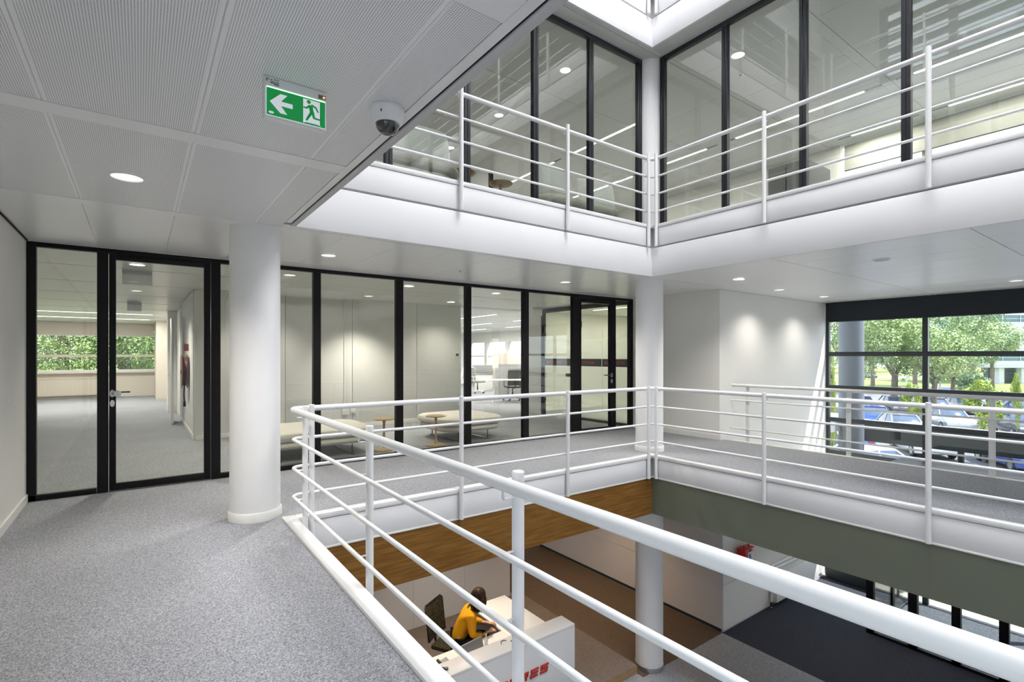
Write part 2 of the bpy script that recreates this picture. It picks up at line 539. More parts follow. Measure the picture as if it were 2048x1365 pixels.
# raised reception platform
pl = sgroup('floor', (3.0, 6.8, -S))
part('platform_top', MB().box(-2, 6.25, 5.29, 8.32, -S + 0.127, -S + 0.13), 'carpet_brown', pl)
part('platform_edge', MB().box(-2, 6.252, 5.287, 5.30, -S, -S + 0.127), 'wood_edge', pl)
part('platform_edge', MB().box(6.24, 6.252, 5.30, 8.32, -S, -S + 0.127), 'wood_edge', pl)
struct('floor', MB().box(6.255, 8.383, 5.17, 11.9, -S, -S + 0.004), 'carpet_warm_lit')  # browner strip: warm lamplight painted over the grey carpet

# ------------------------------------------------------------------ ceilings
PANEL = {}
def panel_mesh(wd, ln, material, th=0.018):
    k = (round(wd, 3), round(ln, 3), material)
    if k not in PANEL:
        PANEL[k] = mesh_from('ceiling_panel', MB().box(0, wd, 0, ln, 0, th), material, bevel=0.004, seg=1, smooth=False)
    return PANEL[k]

def put_panel(parent, x, y, z, wd, ln, material):
    o = bpy.data.objects.new('ceiling_panel', panel_mesh(wd, ln, material))
    pl_ = OFF[parent]
    o.location = (x - pl_[0], y - pl_[1], z - pl_[2])
    o.parent = parent
    COL.objects.link(o)

def ceiling_zone(x0, x1, y0, y1, z, material, pw=0.61, strips=True, xs=None, strip_mat=None, backing=True):
    c = sgroup('ceiling', ((x0 + x1) / 2, (y0 + y1) / 2, z))
    if backing:
        part('ceiling_slab', MB().box(x0, x1, y0, y1, z + 0.018, z + 0.06), 'trim_grey', c, smooth=False)
    bands = []
    k = -8
    ys = []
    while k < 14:
        yc = 5.14 + 1.86 * k
        if y0 - 0.05 < yc < y1 + 0.05: ys.append(yc)
        k += 1
    lo = y0
    for yc in ys:
        bands.append((lo, yc - 0.072))
        lo = yc + 0.072
        part('ceiling_strip', MB().box(x0, x1, max(y0, yc - 0.07), min(y1, yc + 0.07), z - 0.003, z + 0.02), strip_mat or material, c, smooth=False)
    bands.append((lo, y1))
    if xs is None:
        n = max(1, round((x1 - x0) / pw))
        xs = [x0 + (x1 - x0) * i / n for i in range(n + 1)]
    for (a, b) in bands:
        if b - a < 0.08: continue
        for i in range(len(xs) - 1):
            m_ = material(xs[i], a) if callable(material) else material
            put_panel(c, xs[i] + 0.0008, a + 0.001, z, xs[i + 1] - xs[i] - 0.0016, b - a - 0.002, m_)
    return c

Z1 = 2.70
pick = lambda x, y: 'perforated' if y < 5.0 else 'metal_ceiling'
c = sgroup('ceiling', (0, 0, Z1))
part('ceiling_slab', MB().box(-0.945, 1.10, YE, 7.18, Z1 + 0.018, Z1 + 0.05), 'trim_grey', c, smooth=False)
xs = [-0.945, -0.370, 0.239, 0.848, 1.050]
strips = [5.14, 3.29, 1.43, -0.43, -2.29]
for y in strips:
    part('ceiling_strip', MB().box(-0.945, 1.05, y - 0.07, y + 0.07, Z1 - 0.003, Z1 + 0.02), 'metal_ceiling', c, smooth=False)
edges = [(5.212, 7.17), (3.362, 5.068), (1.502, 3.218), (-0.358, 1.358), (-2.218, -0.502), (YE, -2.362)]
for (a, b) in edges:
    for i in range(4):
        put_panel(c, xs[i] + 0.0006, a, Z1, xs[i + 1] - xs[i] - 0.0012, b - a, 'perforated' if a < 5 else 'metal_ceiling')
part('ceiling_margin', MB().box(1.052, 1.098, YE, 4.87, Z1 - 0.002, Z1 + 0.02), 'metal_ceiling', c, smooth=False)
part('shadow_gap', MB().box(1.099, 1.112, YE, 4.9, Z1 + 0.004, Z1 + 0.05), 'black_gap', c, smooth=False)
part('edge_trim', MB().box(1.112, 1.158, YE, 4.958, Z1 - 0.006, Z1 + 0.05), 'trim_grey', c, bevel=0.003)

ceiling_zone(1.05, 8.36, 4.98, 7.18, Z1, 'metal_ceiling', pw=0.61, xs=[1.05 + 0.61 * i for i in range(12)] + [8.36])
ceiling_zone(6.21, FX, YE, 4.98, Z1, 'metal_ceiling', pw=0.61)
ceiling_zone(8.36, FX, 4.98, 5.2, Z1, 'metal_ceiling', pw=1.06)
ceiling_zone(-6, 0.78, 7.26, 24.1, Z1, 'office_ceiling', pw=1.70)
ceiling_zone(0.78, 8.4, 7.26, 10.75, Z1, 'office_ceiling', pw=1.27)
ceiling_zone(8.4, 14.7, 7.26, 10.75, Z1, 'office_ceiling', pw=1.27)
ceiling_zone(5.2, 14.7, 10.85, 24.1, Z1, 'office_ceiling', pw=1.27)
Z2 = Z1 + S
ceiling_zone(1.05, 8.4, 4.98, 11.9, Z2, 'office_ceiling', pw=1.22)
ceiling_zone(6.21, FX, YE, 4.98, Z2, 'office_ceiling', pw=1.22)
ceiling_zone(8.4, FX, 4.98, 11.9, Z2, 'office_ceiling', pw=1.05)
ceiling_zone(-1.0, 1.10, YE, 11.9, Z2, 'metal_ceiling', pw=1.05)
lc = MB()
for (a, b, c0, d) in ((-2, 6.19, 4.99, 12), (6.19, 8.4, 4.99, 12), (6.22, FX, YE, 5.2), (-6, 1.1, YE, 5)):
    lc.box(a, b, c0, d, -0.85, -0.80)
struct('ceiling', lc, 'wall_paint')
struct('ceiling', MB().box(0.78, 5.2, 10.9, 24.2, Z1 + 0.001, Z1 + 0.06), 'office_ceiling')

# ------------------------------------------------------------------ atrium edges: kerbs, fascias, lower bands
POST_X = [1.287, 2.886, 4.472, 6.078]
POST_Y = [4.86, 3.243, 1.632, 0.03, -1.575, -3.18]
def edge_trim(z0, low_bands, seen_left):
    t = sgroup('trim_1', (3.7, 1, z0))
    k = 0.022
    kb = MB()
    kb.box(1.056, 1.166, AY0, 5.062, z0 - 0.03, z0 + k)
    part('kerb', kb, 'white_enamel', t, bevel=0.006)
    part('kerb', MB().box(1.166, 6.20, 4.953, 5.062, z0 - 0.03, z0 + k), 'white_enamel', t, bevel=0.006)
    part('kerb', MB().box(6.199, 6.308, AY0, 5.062, z0 - 0.03, z0 + k), 'white_enamel', t, bevel=0.006)
    # upper row of fascia panels, one per bay between the posts
    for i in range(3):
        part('fascia_panel', MB().box(POST_X[i] + 0.006, POST_X[i + 1] - 0.006, 4.962, 4.985, z0 - 0.300, z0 - 0.036), 'fascia_white', t, bevel=0.002)
    part('fascia_panel', MB().box(1.162, POST_X[0] - 0.006, 4.962, 4.985, z0 - 0.300, z0 - 0.036), 'fascia_white', t, bevel=0.002)
    for i in range(5):
        part('fascia_panel', MB().box(6.207, 6.23, POST_Y[i + 1] + 0.006, POST_Y[i] - 0.006, z0 - 0.300, z0 - 0.036), 'fascia_white', t, bevel=0.002)
        part('fascia_panel', MB().box(1.135, 1.158, POST_Y[i + 1] + 0.006, POST_Y[i] - 0.006, z0 - 0.300, z0 - 0.036), 'fascia_white', t, bevel=0.002)
    part('fascia_core', MB().box(1.09, 1.13, AY0, 4.98, z0 - 0.31, z0 - 0.03), 'trim_grey', t, smooth=False)
    part('fascia_core', MB().box(1.13, 6.235, 4.987, 5.02, z0 - 0.31, z0 - 0.03), 'trim_grey', t, smooth=False)
    part('fascia_core', MB().box(6.235, 6.27, AY0, 5.02, z0 - 0.31, z0 - 0.03), 'trim_grey', t, smooth=False)
    # thin ledge below the panels
    if z0 > 1: return t
    part('ledge', MB().box(1.13, 1.163, AY0, 4.97, z0 - 0.322, z0 - 0.302), 'skirting_white', t, bevel=0.003)
    part('ledge', MB().box(1.163, 6.202, 4.957, 5.0, z0 - 0.322, z0 - 0.302), 'skirting_white', t, bevel=0.003)
    part('ledge', MB().box(6.202, 6.25, AY0, 5.0, z0 - 0.322, z0 - 0.302), 'skirting_white', t, bevel=0.003)
    return t
edge_trim(0.0, True, True)
edge_trim(S, False, False)
edge_trim(2 * S, False, False)
# deep lower fascia of the upper slabs
for zt in (S, 2 * S):
    t = sgroup('trim_2', (3.7, 1, zt))
    part('lower_fascia', MB().box(1.118, 6.24, 4.964, 5.0, zt - 0.745, zt - 0.322), 'fascia_white', t, bevel=0.003)
    part('lower_fascia', MB().box(6.209, 6.245, AY0, 4.964, zt - 0.745, zt - 0.322), 'fascia_white', t, bevel=0.003)
    part('lower_fascia', MB().box(1.120, 1.156, AY0, 4.964, zt - 0.738, zt - 0.322), 'fascia_white', t, bevel=0.003)
t = sgroup('trim_3', (3.7, 5, -0.6))
xw = [1.16, 2.886, 4.55, 6.21]
for i in range(3):
    part('wood_board', MB().box(xw[i], xw[i + 1] - 0.001, 4.965, 5.0, -0.86, -0.322), 'wood_oak', t, smooth=False)
t = sgroup('trim_4', (6.2, 1, -0.6))
yw = [4.965, 1.632, -1.6, AY0]
for i in range(3):
    part('olive_board', MB().box(6.21, 6.245, yw[i + 1] + 0.001, yw[i], -0.86, -0.322), 'olive_panel', t, smooth=False)
struct('trim_5', MB().box(1.12, 1.155, AY0, 4.96, -0.86, -0.322), 'fascia_white')

# ------------------------------------------------------------------ columns
def column(x, y, z0, z1, label, mtl='column_white', base=True, r=0.214):
    t = thing('column', label, 'column', (x, y, z0))
    part('shaft', MB().lathe([(r, 0.0), (r, z1 - z0)], (x, y, z0), 48), mtl, t)
    if base == 'steel':
        part('base_ring', MB().lathe([(r + 0.006, 0), (r + 0.006, 0.07)], (x, y, z0 + 0.001), 48), 'steel', t)
    elif base:
        part('base_ring', MB().lathe([(r + 0.014, 0.0), (r + 0.014, 0.07), (r + 0.006, 0.085), (r, 0.085)], (x, y, z0 + 0.001), 48), 'skirting_white', t)
    return t
CX1, CY1, CX2, CY2 = 0.875, 5.295, 6.575, 5.315
column(CX1, CY1, 0, Z1, 'thick white round column by the railing corner, in front of the dark glass partition')
column(CX2, CY2, 0, Z1, 'white round column behind the far railing corner, between glass partition and white wall')
column(CX2, CY2, -S, -0.85, 'white round column on the ground floor with a steel base ring', base='steel')
column(CX2, CY2, S, Z2, 'white round column on the upper floor between the two glazed corners', base=False)

# ------------------------------------------------------------------ railings
def rail_path(z, xn, yf, xr, rad=0.09):
    pts = [(xn, AY0 + 0.1, z), (xn, yf - rad, z)]
    for k in range(1, 6):
        a = math.pi / 2 * k / 6
        pts.append((xn + rad - rad * math.cos(a), yf - rad + rad * math.sin(a), z))
    pts.append((xn + rad, yf, z))
    pts.append((xr - rad, yf, z))
    for k in range(1, 6):
        a = math.pi / 2 * k / 6
        pts.append((xr - rad + rad * math.sin(a), yf - rad + rad * math.cos(a), z))
    pts += [(xr, yf - rad, z), (xr, AY0 + 0.1, z)]
    return pts
def atrium_railing(z0, label):
    t = thing('railing', label, 'railing', (3.7, 1, z0))
    XN, YF, XR = 1.125, 4.995, 6.24
    PX, PY, PR = 1.198, 4.922, 6.167
    part('top_rail', MB().tube(rail_path(z0 + 1.015, XN, YF, XR), 0.0265, 20), 'white_enamel', t)
    for h in (0.745, 0.483, 0.224):
        part('rail', MB().tube(rail_path(z0 + h, XN, YF, XR), 0.0145, 14), 'white_enamel', t)
    posts = [(PX, y, -1, 0) for y in [4.80, 3.208, 1.607, 0.0, -1.6]] + [(x, PY, 0, 1) for x in POST_X] + [(PR, y, 1, 0) for y in POST_Y[:5]]
    for (x, y, ux, uy) in posts:
        p = part('post', MB().lathe([(0.0245, -0.31), (0.0245, 1.052), (0.021, 1.056)], (x, y, z0), 20), 'white_enamel', t)
        b = MB().tube([(x, y, z0 + 0.955), (x + ux * 0.067, y + uy * 0.067, z0 + 0.955), (x + ux * 0.073, y + uy * 0.073, z0 + 0.962), (x + ux * 0.073, y + uy * 0.073, z0 + 0.992)], 0.0055, 8)
        part('bracket', b, 'white_enamel', p)
        for h in (0.745, 0.483, 0.224):
            part('standoff', MB().tube([(x, y, z0 + h), (x + ux * 0.073, y + uy * 0.073, z0 + h)], 0.0055, 8), 'white_enamel', p)
    return t
atrium_railing(0, 'white tubular railing round the middle floor of the atrium, nearest to the viewer')
atrium_railing(S, 'white tubular railing round the upper floor of the atrium, before the tall glazing')
atrium_railing(2 * S, 'white railing of the topmost gallery, only its post feet in view')
# railing on the window side of the bridge
t = thing('railing', 'plain white railing on the window side of the bridge, beyond the olive band', 'railing', (8.5, 1, 0))
part('top_rail', MB().tube([(8.53, 5.06, 0.985), (8.53, YE + 0.1, 0.985)], 0.026, 16), 'white_enamel', t)
for h in (0.72, 0.225):
    part('rail', MB().tube([(8.53, 5.1, h), (8.53, YE + 0.1, h)], 0.013, 12), 'white_enamel', t)
for y in (4.79, 3.22, 1.63, 0.02, -1.6, -3.2):
    p = part('post', MB().box(8.552, 8.562, y - 0.033, y + 0.033, -0.12, 0.96), 'white_enamel', t, bevel=0.002)
    part('bracket', MB().tube([(8.557, y, 0.94), (8.53, y, 0.94), (8.53, y, 0.97)], 0.006, 8), 'white_enamel', p)
bd = sgroup('trim_6', (8.5, 1, 0))
part('bridge_edge', MB().box(8.50, 8.545, YE, 5.05, -0.30, 0.012), 'skirting_white', bd, bevel=0.004)
part('bridge_soffit', MB().box(6.25, 8.5, YE, 5.05, -0.80, -0.29), 'wall_paint', bd)

# ------------------------------------------------------------------ walls
wl = MB()
wl.box(-1.10, -0.945, 0.9, 7.3, 0, Z1); wl.box(-1.10, -0.945, YE, 0.9, 0, 0.10); wl.box(-1.10, -0.945, YE, 0.9, 2.62, Z1); wl.box(-6, -1.10, 7.26, 7.3, 0, Z1)
struct('wall_left', wl, 'wall_paint')
wlw = sgroup('fill_window', (-1, -1.8, 0))  # unseen window added to let daylight onto the near ceiling
for y in (-4.35, -2.6, -0.85, 0.86):
    part('mullion', MB().box(-1.06, -0.98, y - 0.04, y + 0.04, 0.1, 2.62), 'frame_grey', wlw, smooth=False)
for y in (-4.31, -2.56, -0.81):
    part('pane', MB().box(-1.03, -1.02, y, y + 1.67, 0.1, 2.62), 'glass_facade', wlw, smooth=False)
struct('bounce_terrace', MB().box(-16, -1.10, -12, 7.2, -0.3, -0.06), 'bounce_gravel')  # unseen pale roof deck added to bounce sunlight up through the opening
struct('baseboard_left', MB().box(-0.945, -0.930, 0.9, 7.17, 0, 0.085), 'skirting_white', bevel=0.003)
struct('trim_7', MB().box(-0.945, -0.93, YE, 7.17, Z1 - 0.012, Z1 - 0.001), 'black_gap')
# right-hand white wall and its return behind the column
wr = sgroup('wall_right', (10, 5.2, 0))
part('wall_face', MB().box(8.36, FX, 5.2, 5.32, -0.28, Z1).box(8.43, FX, 5.2, 5.32, -S, -0.28), 'wall_paint', wr, smooth=False)
part('wall_return', MB().box(8.36, 8.48, 5.321, 7.18, -0.28, Z1), 'wall_paint', wr, smooth=False)
struct('baseboard_right', MB().box(8.345, 8.36, 5.2, 7.17, 0, 0.09), 'skirting_white', bevel=0.003)
struct('baseboard_right', MB().box(8.36, 8.56, 5.185, 5.2, 0.0, 0.09), 'skirting_white', bevel=0.003)
struct('trim_7', MB().box(8.35, FX, 5.19, 5.2, Z1 - 0.012, Z1 - 0.001), 'trim_grey')
struct('wall_back', MB().box(-6, FX, YE - 0.15, YE, -S - 0.2, 10.9), 'wall_paint')
ws = MB()
ws.box(-6.2, -6, 7.3, 24.4, 0, S); ws.box(-1.2, -1.1, YE, 12, Z1 + 0.05, 7.0); ws.box(-1.2, -1.1, YE, 12, 9.7, 10.9); ws.box(-1.2, -1.1, 4.6, 12, 7.0, 9.7); ws.box(-6.2, -6, YE, 12, -S, -0.3)
struct('wall_side', ws, 'wall_paint')
cl = sgroup('window_12', (-1.15, 0, 7))
for i in range(8):
    y = YE + 0.05 + i * 1.28
    part('mullion', MB().box(-1.2, -1.08, y - 0.07, y + 0.07, 7.0, 9.7), 'frame_grey', cl, smooth=False)
for i in range(9):
    z = 7.05 + i * 0.32
    part('louvre', MB().box(-1.35, -1.22, YE, 4.6, z, z + 0.11), 'frame_grey', cl, smooth=False)
part('pane', MB().box(-1.15, -1.14, YE, 4.6, 7.0, 9.7), 'glass_facade', cl, smooth=False)
# roof storey round the atrium and the skylight
up = MB()
up.box(0.9, 1.1, AY0, 5.1, 9.6, 10.9); up.box(1.1, 6.4, 5.05, 5.2, 2 * S + 1.1, 10.9); up.box(6.3, 6.5, AY0, 5.1, 2 * S + 1.1, 10.9)
up.box(1.1, 6.3, AY0 - 0.3, AY0 - 0.1, -S, 10.9)
struct('wall_top', up, 'fascia_white')
rf = MB()
rf.box(-1.2, FX + .3, YE, 12, 10.9, 11.1)
struct('ceiling', rf, 'fascia_white')
sk = sgroup('trim_8', (3.7, 1, 10.4))
for i in range(9):
    y = AY0 + 0.35 + i * 0.95
    part('skylight_beam', MB().box(1.1, 6.3, y - 0.05, y + 0.05, 10.05, 10.5), 'frame_grey', sk, smooth=False)
for i in range(4):
    x = 1.7 + i * 1.33
    part('skylight_beam', MB().box(x - 0.05, x + 0.05, AY0, 5.0, 9.9, 10.05), 'frame_grey', sk, smooth=False)

# ------------------------------------------------------------------ middle floor glass partition
GY = 7.18
win = sgroup('window_1', (3.7, GY, 0))
fr = 'frame_black'
def mull(parent, x0, x1, y0, y1, z0, z1, m='frame_black', name='mullion'):
    return part(name, MB().box(x0, x1, y0, y1, z0, z1), m, parent, bevel=0.003, seg=1)
part('head_rail', MB().box(-0.944, 8.42, GY, GY + 0.08, 2.642, 2.699), fr, win, bevel=0.003)
part('ceiling_channel', MB().box(-0.944, 8.42, GY - 0.012, GY - 0.001, 2.688, 2.6995), 'trim_grey', win, smooth=False)
for (a, b) in ((-0.944, -0.385), (0.80, 6.66), (7.84, 8.42)):
    part('sill_rail', MB().box(a, b, GY, GY + 0.08, 0.002, 0.060), fr, win, bevel=0.003)
MULL = [(-0.944, -0.871), (-0.380, -0.283), (0.70, 0.800), (1.899, 1.998), (3.093, 3.204), (4.295, 4.400), (5.473, 5.596), (6.655, 6.855), (7.745, 7.841), (8.265, 8.42)]
for (a, b) in MULL:
    mull(win, a, b, GY, GY + 0.08, 0.002, 2.642)
for i in (0, 2, 3, 4, 5, 6, 8):
    part('pane', MB().box(MULL[i][1], MULL[i + 1][0], GY + 0.034, GY + 0.046, 0.06, 2.642), 'glass', win, smooth=False)
def door_leaf(name, x0, x1, gx0, gx1, ztop, label):
    d = sgroup(name, (x0, GY, 0))
    part('head_frame', MB().box(x0 - 0.01, x1 + 0.01, GY + 0.005, GY + 0.075, ztop + 0.065, 2.642), fr, d, smooth=False)
    part('stile', MB().box(x0, gx0, GY - 0.008, GY + 0.05, 0.012, ztop + 0.062), fr, d, bevel=0.003)
    part('stile', MB().box(gx1, x1, GY - 0.008, GY + 0.05, 0.012, ztop + 0.062), fr, d, bevel=0.003)
    part('top_rail', MB().box(gx0, gx1, GY - 0.008, GY + 0.05, ztop, ztop + 0.062), fr, d, bevel=0.003)
    part('bottom_rail', MB().box(gx0, gx1, GY - 0.008, GY + 0.05, 0.012, 0.09), fr, d, bevel=0.003)
    part('pane', MB().box(gx0, gx1, GY + 0.015, GY + 0.027, 0.09, ztop), 'glass', d, smooth=False)
    return d
d1 = door_leaf('door_1', -0.276, 0.692, -0.216, 0.625, 2.573, '')
h = part('handle_plate', MB().prism([(0.024 * math.cos(a), 0.04 * math.sin(a)) for a in [2 * math.pi * k / 16 for k in range(16)]], lambda u, v, d: (-0.247 + u, d, 1.09 + v), GY - 0.02, GY - 0.008), 'plastic_white', d1)
part('knob', MB().lathe([(0.012, 0), (0.014, 0.035), (0.033, 0.045), (0.038, 0.058), (0.033, 0.07), (0.0, 0.074)], (0, 0, 0), 20), 'steel', h)
kn = [o for o in h.children][0]
kn.data = mesh_from('knob', MB().tube([(-0.247, GY - 0.018, 1.09), (-0.225, GY - 0.055, 1.09)], 0.012, 12).tube([(-0.200, GY - 0.085, 1.09), (-0.200, GY - 0.05, 1.09)], 0.036, 20), 'steel', OFF[h], bevel=0.006)
part('handle', MB().tube([(-0.247, GY + 0.05, 1.095), (-0.247, GY + 0.10, 1.095), (-0.235, GY + 0.11, 1.095), (-0.09, GY + 0.11, 1.095)], 0.010, 10), 'steel_dark', d1)
part('lock_plate', MB().prism([(0.022 * math.cos(a), 0.038 * math.sin(a)) for a in [2 * math.pi * k / 16 for k in range(16)]], lambda u, v, d: (-0.247 + u, d, 0.98 + v), GY - 0.02, GY - 0.008), 'plastic_white', d1)
d2 = door_leaf('door_2', 6.862, 7.742, 6.868, 7.655, 2.540, '')
part('handle_plate', MB().prism([(0.026 * math.cos(a), 0.042 * math.sin(a)) for a in [2 * math.pi * k / 16 for k in range(16)]], lambda u, v, d: (7.70 + u, d, 1.115 + v), GY - 0.02, GY - 0.008), 'steel', d2)
part('lock_plate', MB().prism([(0.026 * math.cos(a), 0.042 * math.sin(a)) for a in [2 * math.pi * k / 16 for k in range(16)]], lambda u, v, d: (7.70 + u, d, 0.995 + v), GY - 0.02, GY - 0.008), 'steel', d2)
part('handle', MB().tube([(7.70, GY - 0.015, 1.12), (7.70, GY - 0.055, 1.12), (7.69, GY - 0.06, 1.12), (7.44, GY - 0.06, 1.12)], 0.009, 10), 'steel_dark', d2)
part('hinge', MB().box(6.84, 6.87, GY - 0.02, GY - 0.008, 2.05, 2.17), 'steel_dark', d2)

# ------------------------------------------------------------------ upper glazing
def glazing(name, axis, c, joints, lo, hi, z0, z1, m='frame_charcoal', g='glass_upper', wd=0.085, sgn=1):
    wn = sgroup(name, (c if axis == 'x' else (lo + hi) / 2, c if axis == 'y' else (lo + hi) / 2, z0))
    def bx(a, b, d0, d1, za, zb):
        return MB().box(a, b, c + min(sgn * d0, sgn * d1), c + max(sgn * d0, sgn * d1), za, zb) if axis == 'y' else MB().box(c + min(sgn * d0, sgn * d1), c + max(sgn * d0, sgn * d1), a, b, za, zb)
    part('head_rail', bx(lo, hi, 0, 0.07, z1 - 0.085, z1 - 0.001), m, wn, bevel=0.003)
    part('ceiling_channel', bx(lo, hi, -0.02, -0.001, z1 - 0.018, z1 - 0.001), 'trim_grey', wn, smooth=False)
    part('sill_rail', bx(lo, hi, 0, 0.07, z0 + 0.001, z0 + 0.06), m, wn, bevel=0.003)
    for j in joints:
        part('mullion', bx(j - wd / 2, j - 0.002, 0, 0.07, z0 + 0.06, z1 - 0.085), m, wn, bevel=0.003, seg=1)
        part('mullion', bx(j + 0.002, j + wd / 2, 0, 0.07, z0 + 0.06, z1 - 0.085), m, wn, bevel=0.003, seg=1)
    js = sorted(joints)
    for i in range(len(js) - 1):
        part('pane', bx(js[i] + wd / 2, js[i + 1] - wd / 2, 0.028, 0.04, z0 + 0.06, z1 - 0.085), g, wn, smooth=False)
    return wn
glazing('window_2', 'y', 5.26, [6.295, 5.24, 4.22, 3.17, 2.18, 1.18], 1.14, 6.338, S, Z2)
glazing('window_3', 'x', 6.51, [5.02, 3.98, 2.95, 1.915, 0.88, -0.15, -1.18, -2.2, -3.2, -4.2], -4.25, 5.063, S, Z2)
glazing('window_4', 'x', 0.86, [4.9, 3.6, 2.3, 1.0, -0.3, -1.6, -2.9, -4.2], -4.25, 4.95, S, Z2, sgn=-1)

# ------------------------------------------------------------------ street facade
fw_ = sgroup('window_5', (FX, 0, 0))
m_ = 'frame_grey'
FY = [5.185, 3.39, 1.59, -0.21, -2.01, -3.81]
for y in FY:
    part('mullion', MB().box(FX, FX + 0.09, y - 0.045, y + 0.045, -S, Z1), m_, fw_, bevel=0.003)
TZ = [1.545, 0.80, 0.075, -0.665]
for z in TZ:
    part('transom', MB().box(FX - 0.01, FX + 0.09, YE, 5.19, z - 0.048, z + 0.048), m_, fw_, bevel=0.003)
part('head_rail', MB().box(FX - 0.01, FX + 0.09, YE, 5.19, 2.62, Z1 + 0.1), m_, fw_, smooth=False)
zs = [-S + 0.05] + TZ[::-1] + [2.62]
for i in range(len(FY) - 1):
    for k in range(len(zs) - 1):
        part('pane', MB().box(FX + 0.035, FX + 0.047, FY[i + 1] + 0.03, FY[i] - 0.03, zs[k] + 0.048, zs[k + 1] - 0.048), 'glass_facade', fw_, smooth=False)
# roller blind
bl = thing('roller_blind', 'dark charcoal roller blind lowered over the top of the street window', 'blind', (FX, 0.4, 2.2))
part('blind_fabric', MB().box(FX - 0.05, FX - 0.044, YE + 0.02, 5.17, 2.275, 2.69), 'blind_dark', bl, smooth=False)
part('bottom_bar', MB().box(FX - 0.057, FX - 0.037, YE + 0.02, 5.17, 2.258, 2.276), 'frame_grey', bl, bevel=0.003)
# upper part of the facade
fu = sgroup('window_6', (FX, 0, S))
for y in [4.98, 3.36, 1.74, 0.1, -1.5, -3.1] + [6.6, 8.2, 9.8, 11.6]:
    part('mullion', MB().box(FX, FX + 0.08, y - 0.08, y + 0.08, S + 0.9, Z2), 'wall_paint', fu, bevel=0.003)
part('sill', MB().box(FX - 0.12, FX + 0.1, YE, 11.9, S + 0.86, S + 0.92), 'wall_paint', fu, bevel=0.003)
part('pane', MB().box(FX + 0.03, FX + 0.042, YE, 11.9, S + 0.92, Z2), 'glass_facade', fu, smooth=False)
wf = MB()
wf.box(FX, FX + 0.25, YE, 12, Z1 + 0.07, S + 0.86)
wf.box(FX, FX + 0.25, YE, 12, Z2 + 0.05, 10.9)
wf.box(FX, FX + 0.1, 5.2, 7.0, -S, S)
wf.box(FX - 0.13, FX - 0.01, 4.86, 11.9, S, Z2)
struct('wall_front', wf, 'wall_paint')
b2 = thing('roller_blind', 'olive grey roller blind half lowered over the upper floor window', 'blind', (FX, 2, S + 2))
part('blind_fabric', MB().box(FX - 0.06, FX - 0.054, -2.9, 4.80, 5.58, Z2 - 0.02), 'blind_fabric', b2, smooth=False)
part('bottom_bar', MB().box(FX - 0.066, FX - 0.048, -2.9, 4.80, 5.56, 5.58), 'frame_grey', b2, bevel=0.003)

# ------------------------------------------------------------------ lounge and rooms of the middle floor
bw = sgroup('wall_inner', (3, 10.75, 0))
xsw = [0.78, 2.30, 3.46, 3.62, 5.1, 6.26]
for i in range(len(xsw) - 1):
    part('wall_panel', MB().box(xsw[i] + 0.004, xsw[i + 1] - 0.004, 10.70, 10.78, 0, Z1), 'wall_paint', bw, bevel=0.003)
part('wall_core', MB().box(0.80, 6.26, 10.78, 10.95, 0, Z1), 'wall_paint', bw, smooth=False)
struct('baseboard_inner', MB().box(0.80, 6.26, 10.685, 10.70, 0, 0.085), 'skirting_white', bevel=0.003)
# thermostat
th = thing('thermostat', 'small white wall thermostat with a dark display on the lounge wall', 'thermostat', (6.14, 10.70, 1.5))
part('housing', MB().box(6.09, 6.20, 10.68, 10.699, 1.465, 1.575), 'plastic_white', th, bevel=0.004)
part('display', MB().box(6.11, 6.18, 10.676, 10.68, 1.50, 1.56), 'plastic_black', th)
so = thing('wall_socket', 'white double wall socket low on the lounge wall above the pale daybed', 'socket', (3.5, 10.69, 0.4))
part('socket_plate', MB().box(3.40, 3.53, 10.675, 10.694, 0.27, 0.47), 'plastic_white', so, bevel=0.004)
part('socket_plate', MB().box(3.57, 3.68, 10.675, 10.694, 0.30, 0.42), 'plastic_white', so, bevel=0.004)
part('cable_duct', MB().box(3.44, 3.47, 10.682, 10.6995, 0.47, 2.66), 'wall_paint', so)
# partition running away from the glass wall, with frosted panes and a door
pw_ = sgroup('window_7', (8.4, 9, 0))
part('head_rail', MB().box(8.37, 8.44, 7.262, 10.25, 2.60, 2.699), 'frame_black', pw_, bevel=0.003)
part('sill_rail', MB().box(8.37, 8.44, 7.262, 9.0, 0.002, 0.06), 'frame_black', pw_, bevel=0.003)
for (a, b) in ((9.0, 9.12), (10.12, 10.24)):
    part('mullion', MB().box(8.37, 8.44, a, b, 0.002, 2.6), 'frame_black', pw_, bevel=0.003)
FR = mesh_from('x', MB().box(0, .01, 0, 1, 0, 1), 'glass_frosted')
for (a, b) in ((7.262, 8.10), (8.105, 9.0)):
    part('pane', MB().box(8.40, 8.412, a, b, 0.06, 2.60), 'glass_frosted', pw_, smooth=False)
part('wall_stub', MB().box(8.37, 8.47, 10.24, 10.95, 0, Z1), 'wall_paint', pw_, smooth=False)
d3 = sgroup('door_3', (8.4, 9.6, 0))
part('pane', MB().box(8.395, 8.407, 9.125, 10.115, 0.02, 2.585), 'glass_frosted', d3, smooth=False)
for z in (2.25, 2.0, 0.35):
    part('hinge', MB().box(8.36, 8.394, 10.06, 10.13, z, z + 0.09), 'steel_dark', d3, bevel=0.003)
part('lock', MB().box(8.35, 8.394, 9.13, 9.27, 1.0, 1.08), 'steel_dark', d3, bevel=0.004)
